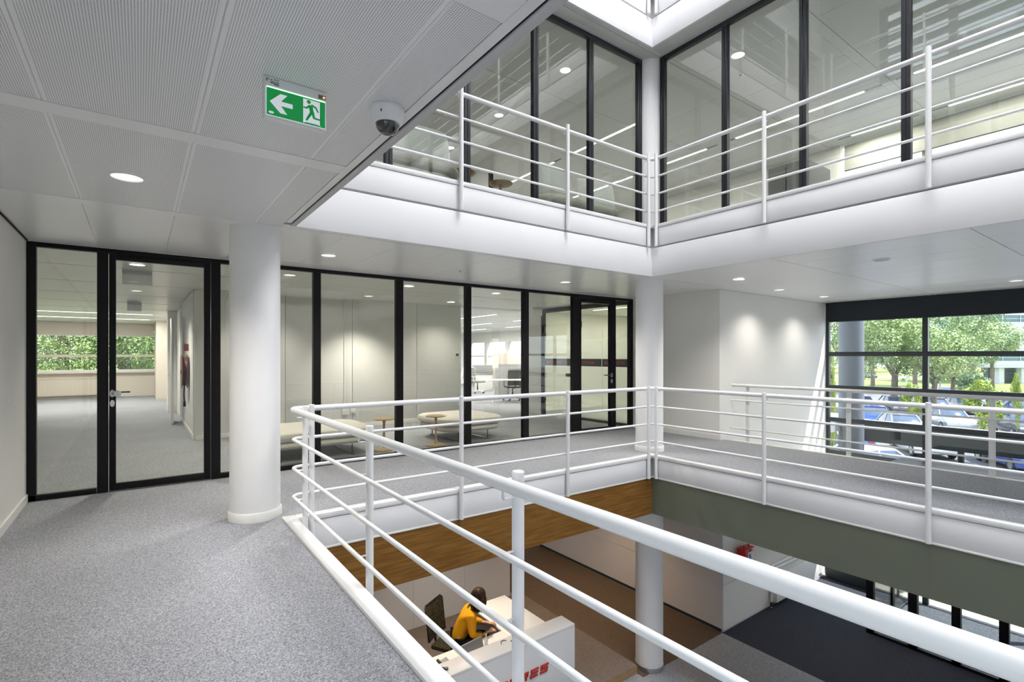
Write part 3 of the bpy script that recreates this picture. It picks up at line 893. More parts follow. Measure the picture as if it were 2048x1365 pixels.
# ------------------------------------------------------------------ lettering
def letters(word, fn, h, wd, gap, d0, d1):
    """wide block letters from horizontal bars with slits; fn(u, v, d)"""
    mb = MB()
    u = 0.0
    t = 0.20 * h
    sh = 0.22 * h
    def bar(a, b, c, d):
        mb.prism([(a + sh * c / h, c), (b + sh * c / h, c), (b + sh * d / h, d), (a + sh * d / h, d)], fn, d0, d1)
    for ch in word:
        a, b = u, u + wd
        if ch == 'S':
            bar(a, b, 0, t); bar(a, b, h / 2 - t / 2, h / 2 + t / 2); bar(a, b, h - t, h)
            bar(b - t, b, t, h / 2 - t / 2); bar(a, a + t, h / 2 + t / 2, h - t)
        elif ch == 'E':
            bar(a, b, 0, t); bar(a + 0.12 * wd, b, h / 2 - t / 2, h / 2 + t / 2); bar(a, b, h - t, h)
            bar(a, a + t * 0.9, t, h / 2 - t * 0.6); bar(a, a + t * 0.9, h / 2 + t * 0.6, h - t)
        elif ch == 'R':
            bar(a, b, h - t, h); bar(b - t, b, h / 2, h - t); bar(a + t, b, h / 2 - t / 2, h / 2 + t / 2)
            bar(a, a + t, 0, h - t); bar(b - 1.6 * t, b - 0.5 * t, 0, h / 2 - t / 2)
        u += wd + gap
    return mb
# dark band with the red name along the frosted glass, seen from the lounge side
bnd = thing('lettered_band', 'dark strip with the red word SERES repeated on the frosted glass', 'band', (8.39, 9, 1.26))
for (a, b) in ((7.27, 8.09), (8.115, 8.995), (9.135, 10.10)):
    q = part('strip', MB().box(8.386, 8.392, a, b, 1.262, 1.435), 'frame_charcoal', bnd, smooth=False)
    part('lettering', letters('SERES', lambda u, v, d: (8.386 - d, b - 0.06 - u, 1.315 + v), 0.068, 0.10, 0.022, 0.0005, 0.002), 'letter_red', q, smooth=False)
# meeting room beyond the frosted glass: warm white walls
mw = MB()
mw.box(8.5, 14.7, 10.78, 10.95, 0, Z1); mw.box(12.3, 12.45, 7.2, 10.78, 0, Z1); mw.box(8.44, 14.7, 7.1, 7.2, 0, Z1)
struct('wall_outer', mw, 'wall_paint')
struct('baseboard_far', MB().box(12.28, 12.3, 7.3, 10.78, 0, 0.09), 'skirting_white')

def daybed(name, label, x0, x1, y0, y1, z, cushions=(), group='pale upholstered daybeds'):
    t = thing(name, label, 'daybed', ((x0 + x1) / 2, (y0 + y1) / 2, z), group)
    def slab(a0, a1, b0, b1, c0, c1, bulge):
        mb = MB()
        n = 10
        poly = []
        r = 0.32
        for (cx, cy_, s0) in ((a1 - r, b1 - r, 0), (a0 + r, b1 - r, 90), (a0 + r, b0 + r, 180), (a1 - r, b0 + r, 270)):
            for k in range(n):
                an = R(s0 + 90 * k / (n - 1))
                poly.append((cx + r * math.cos(an), cy_ + r * math.sin(an)))
        h = c1 - c0
        rings = []
        mx_, my_ = (a0 + a1) / 2, (b0 + b1) / 2
        for (ins, zz) in ((0.10, 0.0), (0.03, 0.12), (0.0, 0.40), (0.0, 0.62), (0.02, 0.85), (0.07, 0.98), (0.20, 1.0)):
            rings.append([(mx_ + (px - mx_) * (1 - ins * bulge * 2 / (a1 - a0)), my_ + (py - my_) * (1 - ins * bulge * 2 / (b1 - b0)), c0 + h * zz) for px, py in poly])
        N = len(poly)
        vs = [p for rg in rings for p in rg]
        fs = [(i * N + k, i * N + (k + 1) % N, (i + 1) * N + (k + 1) % N, (i + 1) * N + k) for i in range(len(rings) - 1) for k in range(N)]
        fs += [tuple(range(N))[::-1], tuple((len(rings) - 1) * N + k for k in range(N))]
        return mb.add(vs, fs)
    part('base_cushion', slab(x0 + 0.03, x1 - 0.03, y0 + 0.03, y1 - 0.03, z + 0.17, z + 0.29, 1.0), 'fabric_pale', t)
    part('seat_cushion', slab(x0, x1, y0, y1, z + 0.285, z + 0.42, 0.7), 'fabric_pale', t)
    for sx in (x0 + 0.35, x1 - 0.35):
        lm = MB()
        for sy in (y0 + 0.16, y1 - 0.16):
            part('leg', MB().tube([(sx, sy, z + 0.012), (sx, sy, z + 0.19)], 0.010, 8), 'steel_dark', t)
        part('foot_bar', MB().box(sx - 0.012, sx + 0.012, y0 + 0.1, y1 - 0.1, z + 0.002, z + 0.014), 'steel_dark', t)
    for (cx, cy_, cw, chh, tilt, rz) in cushions:
        mb = MB()
        n, mm2 = 12, 10
        grid = []
        for sgn in (1, -1):
            for i in range(n + 1):
                for j in range(mm2 + 1):
                    u, v = i / n * 2 - 1, j / mm2 * 2 - 1
                    th_ = 0.11 * (max(0, (1 - u ** 4)) * max(0, (1 - v ** 4))) ** 0.5
                    pinch = 1 - 0.05 * (u * u * v * v)
                    grid.append(Vector((u * cw / 2 * pinch, sgn * th_, v * chh / 2 * pinch)))
        rot = Matrix.Rotation(rz, 3, 'Z') @ Matrix.Rotation(tilt, 3, 'X')
        vs = [rot @ g + Vector((cx, cy_, z + 0.42 + chh / 2 * math.cos(tilt) + 0.01)) for g in grid]
        fs = []
        K = (n + 1) * (mm2 + 1)
        for s_i in (0, 1):
            for i in range(n):
                for j in range(mm2):
                    q = [s_i * K + i * (mm2 + 1) + j, s_i * K + (i + 1) * (mm2 + 1) + j, s_i * K + (i + 1) * (mm2 + 1) + j + 1, s_i * K + i * (mm2 + 1) + j + 1]
                    fs.append(tuple(q))
        mb.add(vs, fs)
        part('back_cushion', mb, 'fabric_grey', t)
    return t
daybed('daybed', 'pale upholstered daybed seen behind the curved railing corner, left of the side tables', 1.25, 2.98, 7.62, 8.9, 0)
daybed('daybed', 'pale rounded daybed on thin legs right of the two wooden side tables', 4.16, 5.46, 7.62, 8.95, 0)
daybed('daybed', 'grey daybed with a tall back cushion at the upper floor glazing beside the ceiling edge', 1.25, 3.3, 5.46, 6.4, S, [(2.78, 5.86, 0.92, 0.56, R(-14), R(-4)), (1.8, 5.86, 0.9, 0.56, R(-12), 0)])
daybed('daybed', 'grey daybed with two back cushions at the upper floor glazing next to the corner column', 4.62, 6.34, 5.56, 6.5, S, [(5.02, 5.86, 0.76, 0.54, R(-14), R(5)), (5.98, 5.90, 0.70, 0.52, R(-14), R(-10))])
def side_table(x, y, z, label):
    t = thing('side_table', label, 'side table', (x, y, z), 'round wooden side tables')
    part('table_top', MB().lathe([(0.05, 0.0), (0.165, 0.010), (0.175, 0.018), (0.175, 0.024), (0.17, 0.027), (0.0, 0.027)], (x, y, z + 0.475), 36), 'wood_light', t)
    part('stem', MB().lathe([(0.028, 0), (0.019, 0.05), (0.018, 0.40), (0.035, 0.47)], (x, y, z + 0.025), 20), 'wood_light', t)
    part('base', MB().lathe([(0.165, 0.0), (0.165, 0.012), (0.12, 0.024), (0.03, 0.034)], (x, y, z + 0.002), 36), 'wood_light', t)
side_table(3.16, 7.83, 0, 'round wooden side table beside the left daybed behind the glass partition')
side_table(4.02, 7.70, 0, 'round wooden side table in front of the right daybed behind the glass partition')
side_table(3.46, 5.87, S, 'round wooden side table upstairs, half behind a railing post')
side_table(4.11, 5.93, S, 'round wooden side table upstairs, clear of the railing post')

# ------------------------------------------------------------------ empty room behind the left door
lw = MB()
lw.box(0.78, 0.95, 10.95, 13.95, 0, Z1)
lw.box(0.80, 1.2, 15.0, 24.0, 0, Z1)
lw.box(0.95, 1.3, 13.95, 14.9, 0, Z1)
struct('wall_near', lw, 'wall_paint')
struct('baseboard_near', MB().box(0.765, 0.78, 10.70, 13.9, 0, 0.085), 'skirting_white', bevel=0.003)
struct('wall_north', MB().box(0.60, 0.80, 16.4, 17.0, 0, Z1), 'wall_paint')
struct('wall_north', MB().box(0.45, 0.80, 21.3, 23.7, 0, Z1), 'blind_beige')
fwn = sgroup('wall_north', (-2, 23.8, 0))
part('parapet', MB().box(-6, 0.8, 23.75, 24.05, 0, 0.88), 'blind_beige', fwn, smooth=False)
part('wall_head', MB().box(-6, 0.8, 23.80, 24.05, 2.45, Z1 + 0.02), 'wall_paint', fwn, smooth=False)
part('window_sill', MB().box(-6, 0.45, 23.55, 23.80, 0.88, 0.93), 'blind_beige', fwn, bevel=0.006)
w8 = sgroup('window_8', (-2, 23.85, 0.93))
for x in (-6.0, -3.9, -1.0, 0.75):
    part('mullion', MB().box(x - 0.05, x + 0.05, 23.84, 23.92, 0.93, 2.45), 'skirting_white', w8, smooth=False)
part('transom', MB().box(-6, 0.8, 23.83, 23.93, 1.46, 1.55), 'blind_beige', w8, smooth=False)
part('transom', MB().box(-6, 0.8, 23.83, 23.93, 0.93, 1.0), 'skirting_white', w8, smooth=False)
part('pane', MB().box(-6, 0.8, 23.875, 23.885, 1.0, 2.45), 'glass_facade', w8, smooth=False)
for i, (a, b, lb) in enumerate(((-3.8, -1.05, 'pale roller blind over the left window of the empty room'), (-0.95, 0.42, 'pale roller blind over the right window of the empty room'))):
    tb = thing('roller_blind', lb, 'blind', ((a + b) / 2, 23.7, 2.2))
    part('blind_fabric', MB().box(a, b, 23.72, 23.725, 2.24, 2.69), 'blind_beige', tb, smooth=False)
    part('bottom_bar', MB().box(a, b, 23.715, 23.73, 2.22, 2.24), 'skirting_white', tb)
ra = thing('radiator', 'cream ribbed panel radiator under the window of the empty room', 'radiator', (-2.1, 23.6, 0.1))
part('body', MB().box(-2.92, -1.25, 23.62, 23.70, 0.10, 0.68), 'blind_beige', ra, bevel=0.004)
for i in range(26):
    x = -2.88 + i * 0.0625
    part('rib', MB().box(x, x + 0.034, 23.607, 23.62, 0.13, 0.65), 'blind_beige', ra)
part('top_grille', MB().box(-2.94, -1.23, 23.60, 23.72, 0.68, 0.70), 'blind_beige', ra, bevel=0.003)
# hose reel on the corridor wall
hr = thing('hose_reel', 'dark red fire hose reel on the corridor wall, seen edge-on through the left door', 'hose reel', (0.76, 11.95, 0.9))
def ring_x(mb, x0, x1, r, yc, zc, n=28, r2=None):
    mb.prism([(r * math.cos(2 * math.pi * k / n), r * math.sin(2 * math.pi * k / n)) for k in range(n)], lambda u, v, d: (d, yc + u, zc + v), x0, x1)
mb = MB(); ring_x(mb, 0.655, 0.665, 0.33, 11.95, 1.2); part('front_disc', mb, 'red_dark', hr)
mb = MB(); ring_x(mb, 0.745, 0.757, 0.33, 11.95, 1.2); part('back_disc', mb, 'hose_red', hr)
mb = MB()
for i in range(5): 
    x = 0.675 + i * 0.015
    pts = [(x, 11.95 + 0.27 * math.cos(2 * math.pi * k / 24), 1.2 + 0.27 * math.sin(2 * math.pi * k / 24)) for k in range(25)]
    mb.tube(pts, 0.013, 8)
part('hose', mb, 'hose_red', hr)
part('hub', MB().tube([(0.64, 11.95, 1.2), (0.775, 11.95, 1.2)], 0.05, 14), 'steel_dark', hr)
part('hose_tail', MB().tube([(0.70, 11.80, 0.98), (0.69, 11.78, 0.75), (0.70, 11.80, 0.62)], 0.013, 8), 'hose_red', hr)
part('nozzle', MB().tube([(0.70, 11.80, 0.62), (0.70, 11.80, 0.52)], 0.022, 10), 'plastic_black', hr)
hs = solo('fire_sign', MB().box(0.70, 0.779, 11.95, 11.956, 1.60, 1.74), 'red_dark', label='small square red sign standing out above the hose reel', cat='sign')
dl_ = thing('door_4', None, None, (0.76, 13.9, 0), kind='structure')
part('leaf', MB().box(0.56, 0.60, 13.40, 14.20, 0.02, 2.35), 'plastic_white', dl_, bevel=0.003)
part('handle', MB().tube([(0.56, 14.1, 1.05), (0.51, 14.1, 1.05), (0.51, 14.0, 1.05)], 0.011, 8), 'steel', dl_)
part('handle_plate', MB().box(0.554, 0.56, 14.08, 14.12, 0.92, 1.14), 'steel', dl_)

# boxes hanging under the room ceiling
def ceiling_sign(x, y, z, wd, label, rot=0):
    t = thing('hanging_sign', label, 'sign', (x, y, z))
    part('plate', MB().box(x - wd / 2, x + wd / 2, y - 0.012, y + 0.012, z - 0.20, z - 0.02), 'plastic_white', t, bevel=0.003)
    part('housing', MB().box(x - wd / 2, x + wd / 2, y - 0.03, y + 0.03, z - 0.055, z - 0.001), 'trim_grey', t, bevel=0.003)
ceiling_sign(-0.03, 8.9, Z1, 0.34, 'white blank-backed sign plate under the ceiling behind the left door, the nearer one')
ceiling_sign(-0.10, 14.1, Z1, 0.26, 'small white sign plate far back under the empty room ceiling')
ceiling_sign(7.95, 9.85, Z1, 0.26, 'white box hanging under the ceiling beside the frosted glass door')

# ------------------------------------------------------------------ open office beyond
ow = MB()
ow.box(5.2, 14.7, 24.1, 24.3, 0, Z1); ow.box(5.0, 5.2, 10.95, 24.2, 0, Z1)
struct('wall_far', ow, 'wall_paint')
oe = sgroup('wall_far', (14.7, 17, 0))
part('parapet', MB().box(14.6, 14.8, 10.9, 24.2, 0, 0.85), 'wall_paint', oe, smooth=False)
part('wall_head', MB().box(14.6, 14.8, 10.9, 24.2, 2.2, Z1), 'wall_paint', oe, smooth=False)
for i, y in enumerate((11.0, 12.9, 14.8, 16.7, 18.6, 20.5, 22.4, 24.1)):
    part('pier', MB().box(14.58, 14.8, y - 0.12, y + 0.12, 0.85, 2.2), 'wall_paint', oe, smooth=False)
w9 = sgroup('window_9', (14.7, 17, 0.85))
part('transom', MB().box(14.66, 14.72, 10.9, 24.2, 1.45, 1.52), 'skirting_white', w9, smooth=False)
part('pane', MB().box(14.70, 14.71, 10.9, 24.2, 0.85, 2.2), 'glass_facade', w9, smooth=False)
column(10.35, 18.7, 0, Z1, 'white round column deep in the open office', base=False, r=0.25)

def swivel_chair(x, y, rz, label, seat_m='mesh_grey', z=0.0, dark=True, arms=True):
    t = thing('office_chair', label, 'chair', (x, y, z), world=False, rz=rz)
    fm = 'plastic_black' if dark else 'plastic_white'
    part('seat', MB().box(-0.24, 0.24, -0.24, 0.24, 0.43, 0.50), seat_m, t, bevel=0.03)
    mb = MB()
    n = 8
    for i in range(n):
        u0, u1 = -0.23 + 0.46 * i / n, -0.23 + 0.46 * (i + 1) / n
        y0_, y1_ = -0.25 + 0.5 * u0 * u0 - 0.03, -0.25 + 0.5 * u1 * u1 - 0.03
        mb.add([(u0, y0_, 0.52), (u1, y1_, 0.52), (u1, y1_ - 0.07, 1.02), (u0, y0_ - 0.07, 1.02), (u0, y0_ - 0.03, 0.52), (u1, y1_ - 0.03, 0.52), (u1, y1_ - 0.10, 1.02), (u0, y0_ - 0.10, 1.02)],
               [(0, 1, 2, 3), (7, 6, 5, 4), (3, 2, 6, 7), (0, 4, 5, 1)] + ([(0, 3, 7, 4)] if i == 0 else []) + ([(1, 5, 6, 2)] if i == n - 1 else []))
    part('backrest', mb, seat_m, t)
    part('back_frame', MB().tube([(-0.23, -0.27, 0.52), (-0.235, -0.33, 1.0), (-0.2, -0.35, 1.04), (0.2, -0.35, 1.04), (0.235, -0.33, 1.0), (0.23, -0.27, 0.52)], 0.013, 8), fm, t)
    part('back_support', MB().tube([(0, -0.1, 0.42), (0, -0.3, 0.44), (0, -0.34, 0.70)], 0.022, 8), fm, t)
    if arms:
        for s in (-1, 1):
            part('armrest', MB().tube([(s * 0.24, 0.02, 0.46), (s * 0.29, 0.02, 0.50), (s * 0.29, 0.02, 0.66)], 0.014, 8).box(s * 0.29 - 0.035, s * 0.29 + 0.035, -0.12, 0.12, 0.66, 0.685), fm, t)
    part('gas_lift', MB().lathe([(0.03, 0.10), (0.03, 0.28), (0.02, 0.28), (0.02, 0.43)], (0, 0, 0), 12), 'steel_dark', t)
    for k in range(5):
        a = 2 * math.pi * k / 5 + 0.3
        g = part('base_leg', MB().tube([(0, 0, 0.12), (0.30 * math.cos(a), 0.30 * math.sin(a), 0.085)], [0.026, 0.016], 8), fm, t)
        part('caster', MB().tube([(0.30 * math.cos(a) - 0.02 * math.sin(a), 0.30 * math.sin(a) + 0.02 * math.cos(a), 0.031), (0.30 * math.cos(a) + 0.02 * math.sin(a), 0.30 * math.sin(a) - 0.02 * math.cos(a), 0.031)], 0.03, 12), 'plastic_black', g)
    return t
def px_ground(px, py, z=0.0):
    """where the photo's pixel meets a level: only used to read off positions while modelling"""
    u, v = (px - 1024) / 1023.0, (712 - py) / 1023.0
    f_, r2 = (math.sin(YAW), math.cos(YAW)), (math.cos(YAW), -math.sin(YAW))
    k = (z - EYE) / v
    return ((f_[0] + r2[0] * u) * k, (f_[1] + r2[1] * u) * k)
def depth_at(px, d):
    u = (px - 1024) / 1023.0
    return (d * (math.sin(YAW) + math.cos(YAW) * u), d * (math.cos(YAW) - math.sin(YAW) * u))

xo, yo = depth_at(955, 20.5)
swivel_chair(xo, yo, R(200), 'grey mesh office chair with a white frame, left in the open office', dark=False)
xo, yo = depth_at(1025, 17.2)
swivel_chair(xo, yo, R(-20), 'black office chair tucked under the trestle desk in the open office', seat_m='plastic_black')
def desk(px, d, wd, dp, label, screen=False):
    x, y = depth_at(px, d)
    t = thing('desk', label, 'desk', (x, y, 0), world=False, rz=R(-36))
    part('table_top', MB().box(-wd / 2, wd / 2, -dp / 2, dp / 2, 0.715, 0.74), 'desk_white', t, bevel=0.004)
    for sx in (-1, 1):
        for sy in (-1, 1):
            part('leg', MB().tube([(sx * (wd / 2 - 0.15), sy * 0.08, 0.71), (sx * (wd / 2 - 0.08), sy * (dp / 2 - 0.05), 0.0)], 0.025, 8), 'plastic_white', t)
    if screen:
        part('desk_screen', MB().box(-wd / 2 + 0.15, wd / 2, dp / 2 - 0.03, dp / 2, 0.70, 1.12), 'screen_grey', t, bevel=0.01)
    return t
desk(1030, 16.6, 1.6, 0.8, 'white trestle desk with a grey screen in the open office', True)
x, y = depth_at(976, 22.4)
cb = thing('pedestal_cabinet', 'pale low drawer cabinet with a grey screen left of the tall divider', 'cabinet', (x, y, 0), world=False, rz=R(-36))
part('body', MB().box(-0.55, 0.55, -0.3, 0.3, 0.0, 0.70), 'plastic_white', cb, bevel=0.005)
part('worktop', MB().box(-0.9, 0.6, -0.35, 0.35, 0.705, 0.735), 'plastic_grey', cb, bevel=0.004)
for k in range(2):
    dr = part('drawer', MB().box(0.05, 0.53, -0.315, -0.301, 0.08 + k * 0.31, 0.36 + k * 0.31), 'plastic_white', cb, bevel=0.003)
    part('handle', MB().box(0.18, 0.40, -0.335, -0.316, 0.27 + k * 0.31, 0.29 + k * 0.31), 'steel', dr)
part('desk_screen', MB().box(-0.7, 0.5, 0.20, 0.24, 0.736, 1.1), 'screen_grey', cb, bevel=0.01)
for (pxx, d, wd, hh, m_, lb) in ((1000, 19.5, 0.55, 1.62, 'screen_sand', 'tall sand-coloured fabric divider standing end-on in the open office'), (1014, 21.5, 0.8, 1.60, 'screen_sand', 'pale fabric divider behind the desks, left of two'), (1036, 21.2, 0.85, 1.60, 'screen_sand', 'pale fabric divider behind the desks, right of two'), (1020, 19.0, 0.9, 1.2, 'screen_grey', 'lower grey fabric divider before the pale ones, left'), (1040, 18.8, 0.8, 1.2, 'screen_grey', 'lower grey fabric divider before the pale ones, right')):
    x, y = depth_at(pxx, d)
    t = thing('divider', lb, 'divider', (x, y, 0), world=False, rz=R(-36))
    part('panel', MB().box(-wd / 2, wd / 2, -0.03, 0.03, 0.03, hh), m_, t, bevel=0.012)
    part('foot', MB().box(-wd / 2, -wd / 2 + 0.06, -0.2, 0.2, 0.0, 0.03), 'plastic_white', t)
    part('foot', MB().box(wd / 2 - 0.06, wd / 2, -0.2, 0.2, 0.0, 0.03), 'plastic_white', t)

# ------------------------------------------------------------------ upper floor interior
uw = MB()
uw.box(-1, 7.2, 10.7, 10.85, S, Z2); uw.box(7.2, 12.6, 11.9, 12.0, S, Z2); uw.box(7.05, 7.2, 10.7, 12, S, Z2); uw.box(-1.1, -0.95, YE, 12, S, Z2)
struct('wall_upper', uw, 'wall_paint')
cu = thing('glass_cabinet', 'grey glass-fronted cabinet standing on the upper floor behind the railing', 'cabinet', (8.9, 4.1, S))
part('body', MB().box(8.40, 9.25, 3.75, 4.35, S, S + 1.15), 'plastic_grey', cu, bevel=0.006)
part('door', MB().box(8.382, 8.399, 3.78, 4.04, S + 0.06, S + 1.10), 'plastic_grey', cu, bevel=0.003)
part('door', MB().box(8.382, 8.399, 4.06, 4.32, S + 0.06, S + 1.10), 'plastic_grey', cu, bevel=0.003)
cu2 = thing('glass_cabinet', 'lower grey cabinet behind the upper mullion, right of the glass-fronted one', 'cabinet', (9.8, 3.9, S))
part('body', MB().box(9.35, 10.3, 3.55, 4.1, S, S + 0.98), 'plastic_grey', cu2, bevel=0.006)
part('door', MB().box(9.40, 9.84, 3.535, 3.549, S + 0.06, S + 0.92), 'trim_grey', cu2, bevel=0.003)
part('door', MB().box(9.86, 10.26, 3.535, 3.549, S + 0.06, S + 0.92), 'trim_grey', cu2, bevel=0.003)

# ------------------------------------------------------------------ lamps
def downlight(x, y, z, label, watts=26, lens='glass_lens', r=0.095, cone=125, blend=0.9, color=(1.0, 0.94, 0.85)):
    t = thing('downlight', label, 'downlight', (x, y, z), 'round recessed downlights')
    part('trim_ring', MB().lathe([(r * 0.86, -0.004), (r * 0.88, -0.012), (r, -0.010), (r * 1.02, -0.001)], (x, y, z), 32, cap=False), 'white_enamel', t)
    part('lens', MB().lathe([(r * 0.86, -0.0035), (r * 0.5, -0.003), (0.0, -0.0028)], (x, y, z), 32), lens, t)
    if watts:
        l = bpy.data.lights.new('lamp', 'SPOT')
        l.energy = watts * LAMP * ((1.0 if x < 0.5 else ROOM) if (y > 7.2 or z > 3) else 1.0) * (0.45 if z < 0 else 1.0)
        l.spot_size = R(cone)
        l.spot_blend = blend
        l.shadow_soft_size = r * 0.7
        l.color = color
        lo = bpy.data.objects.new('lamp', l)
        lo.location = (x - t.location.x, y - t.location.y, -0.03)
        lo.parent = t
        COL.objects.link(lo)
    return t
def strip_light(x0, x1, y0, y1, z, label, watts=40, group='thin linear ceiling lights', end=True):
    cx, cy_ = (x0 + x1) / 2, (y0 + y1) / 2
    t = thing('strip_light', label, 'ceiling light', (cx, cy_, z), group)
    part('housing', MB().box(x0 - 0.012, x1 + 0.012, y0 - 0.012, y1 + 0.012, z - 0.004, z - 0.0005), 'white_enamel', t, smooth=False)
    part('lens', MB().box(x0, x1, y0, y1, z - 0.009, z - 0.0041), 'strip_lens', t, smooth=False)
    if end:
        for s in (0, 1):
            if y1 - y0 > x1 - x0:
                yy = y0 - 0.26 if s == 0 else y1 + 0.02
                g = MB()
                for k in range(8): g.box(x0, x1, yy + k * 0.03, yy + k * 0.03 + 0.016, z - 0.004, z - 0.0005)
                part('air_slot', g, 'print_grey', t, smooth=False)
    if watts:
        l = bpy.data.lights.new('lamp', 'AREA')
        l.shape = 'RECTANGLE'
        l.size, l.size_y = max(0.05, x1 - x0), max(0.05, y1 - y0)
        l.energy = watts * LAMP * ROOM * (0.9 if x1 < 2 else 0.52 if z > 3 else 0.6 if y0 > 11 else 0.8)
        l.color = (1.0, 0.96, 0.90)
        lo = bpy.data.objects.new('lamp', l)
        lo.location = (0, 0, -0.02)
        lo.parent = t
        COL.objects.link(lo)
    return t
downlight(-0.07, 4.25, Z1, 'round recessed downlight in the perforated ceiling left of the green exit sign', 30, 'reflector', r=0.10)
downlight(1.80, 6.16, Z1, 'round downlight over the far walkway, nearest right of the thick white column', 34, 'reflector')
downlight(5.54, 6.16, Z1, 'round downlight over the far walkway above the frosted door', 34, 'reflector')
downlight(1.78, 8.0, Z1, 'dim round downlight behind the glass beside the thick column', 34, 'reflector')
downlight(3.70, 8.07, Z1, 'bright round downlight at the top of the third glass pane', 30, 'glass_lens_cool')
downlight(5.46, 8.02, Z1, 'bright round downlight at the top of the pane showing the open office', 30, 'glass_lens_cool')
downlight(3.68, 9.92, Z1, 'round downlight close to the lounge back wall over the warm light pool', 120, 'reflector', cone=105)
downlight(5.56, 9.94, Z1, 'round downlight near the lounge wall, right of the warm light pool', 36, 'glass_lens_cool')
downlight(1.80, 9.92, Z1, 'round downlight in the lounge, half behind the thick white column', 40, 'reflector')
downlight(7.50, 4.34, Z1, 'bright white downlight in the bridge ceiling beside the white wall corner', 30, 'glass_lens_cool')
downlight(9.31, 4.62, Z1, 'dim downlight before the white wall, next right of the bright one', 14, 'reflector')
downlight(11.1, 4.62, Z1, 'dim downlight before the white wall closest to the street window', 12, 'reflector')
downlight(11.2, 1.85, Z1, 'small downlight over the void near the dark blind, at the picture edge', 26, 'reflector')
downlight(7.42, 2.43, Z1, 'flat dark-rimmed disc in the bridge ceiling, a lamp that is off', 0, 'trim_grey')
downlight(5.57, 6.19, Z2, 'bright downlight upstairs, highest of three seen through the left glazing', 32, 'glass_lens_cool')
downlight(5.58, 8.10, Z2, 'bright downlight upstairs, middle one behind the sloping handrail', 32, 'glass_lens_cool')
downlight(5.58, 10.0, Z2, 'bright downlight upstairs above the first daybed, lowest of three', 32, 'glass_lens_cool')
downlight(7.44, 4.32, Z2, 'shallow dish downlight upstairs behind the second right-hand pane', 32, 'reflector', r=0.11)
downlight(-0.03, 8.25, Z1, 'bright downlight directly behind the head of the left door', 34, 'glass_lens_cool')
downlight(-0.05, 11.6, Z1, 'round downlight in the empty room between the two hanging signs', 34, 'reflector')
downlight(-0.05, 14.9, Z1, 'round downlight in the empty room beyond the farther hanging sign', 34, 'glass_lens_cool')
strip_light(-3.6, 0.30, 18.2, 18.26, Z1, 'long thin ceiling light across the empty room, the nearer of two', 70, end=False)
strip_light(-3.6, 0.25, 20.75, 20.81, Z1, 'long thin ceiling light across the empty room, close to the window', 70, end=False)
k = 0
for xr, names in ((8.0, 'first row behind the glazing'), (10.25, 'second row'), (12.1, 'row along the blind')):
    for (a, b, nm) in ((0.2, 2.9, 'near the picture edge'), (3.62, 6.0, 'by the cabinets'), (6.7, 8.6, 'past the corner column'), (9.3, 11.2, 'at the back')):
        if xr == 8.0 and a < 5: continue
        if xr == 12.1 and a > 6: continue
        if xr == 12.1 and a > 3: b = 4.5
        strip_light(xr - 0.03, xr + 0.03, a, b, Z2, 'thin linear ceiling light upstairs in the ' + names + ', ' + nm, 42)
for xr, nx in ((8.3, 'left'), (10.4, 'middle'), (12.5, 'right')):
    for (a, b, nm) in ((12.2, 14.2, 'nearest'), (15.6, 17.6, 'second'), (19.2, 21.2, 'farthest')):
        strip_light(xr - 0.03, xr + 0.03, a, b, Z1, f'thin linear ceiling light in the open office, {nm} of the {nx} row', 60, end=False)
strip_light(9.6, 9.66, 7.7, 9.6, Z1, 'thin linear ceiling light above the frosted partition, the left one', 30, end=False)
strip_light(11.3, 11.36, 7.7, 9.6, Z1, 'thin linear ceiling light beyond the frosted partition, the right one', 36, end=False)
# sensors
def sensor(x, y, z, label, r=0.045):
    t = thing('ceiling_sensor', label, 'sensor', (x, y, z))
    part('rose', MB().lathe([(0.0, -0.006), (r, -0.006), (r, -0.0005)], (x, y, z), 20), 'plastic_white', t)
    part('tip', MB().lathe([(0.0, -0.032), (r * 0.35, -0.028), (r * 0.4, -0.0065)], (x, y, z), 14), 'steel', t)
sensor(3.62, 6.2, Z1, 'small sprinkler head in the far walkway ceiling between two downlights')
sensor(11.1, 1.6, Z2, 'white round smoke detector on the upper ceiling near the picture edge', 0.07)
sensor(8.0, 4.6, Z2, 'small detector on the upper ceiling behind the first right-hand mullion', 0.05)
sensor(10.9, 8.6, Z1, 'dark ceiling sensor seen through the right edge pane above the frosted wall', 0.07)
# ground floor lights
def plain_lamp(x, y, z, watts, label, col=(1.0, 0.86, 0.70)):
    downlight(x, y, z, label, watts, 'glass_lens', color=col)
plain_lamp(4.2, 6.9, -0.85, 62, 'warm downlight in the reception soffit above the desk return')
plain_lamp(2.4, 6.4, -0.85, 46, 'warm downlight in the reception soffit above the counter end')
plain_lamp(7.1, 7.2, -0.85, 62, 'warm downlight over the passage beside the white cabinets', (1.0, 0.70, 0.46))
plain_lamp(7.1, 9.6, -0.85, 62, 'warm downlight at the far end of the passage beside the white cabinets', (1.0, 0.70, 0.46))
plain_lamp(9.6, 3.4, -0.85, 30, 'cool downlight over the dark entrance mat', (1, 0.97, 0.93))

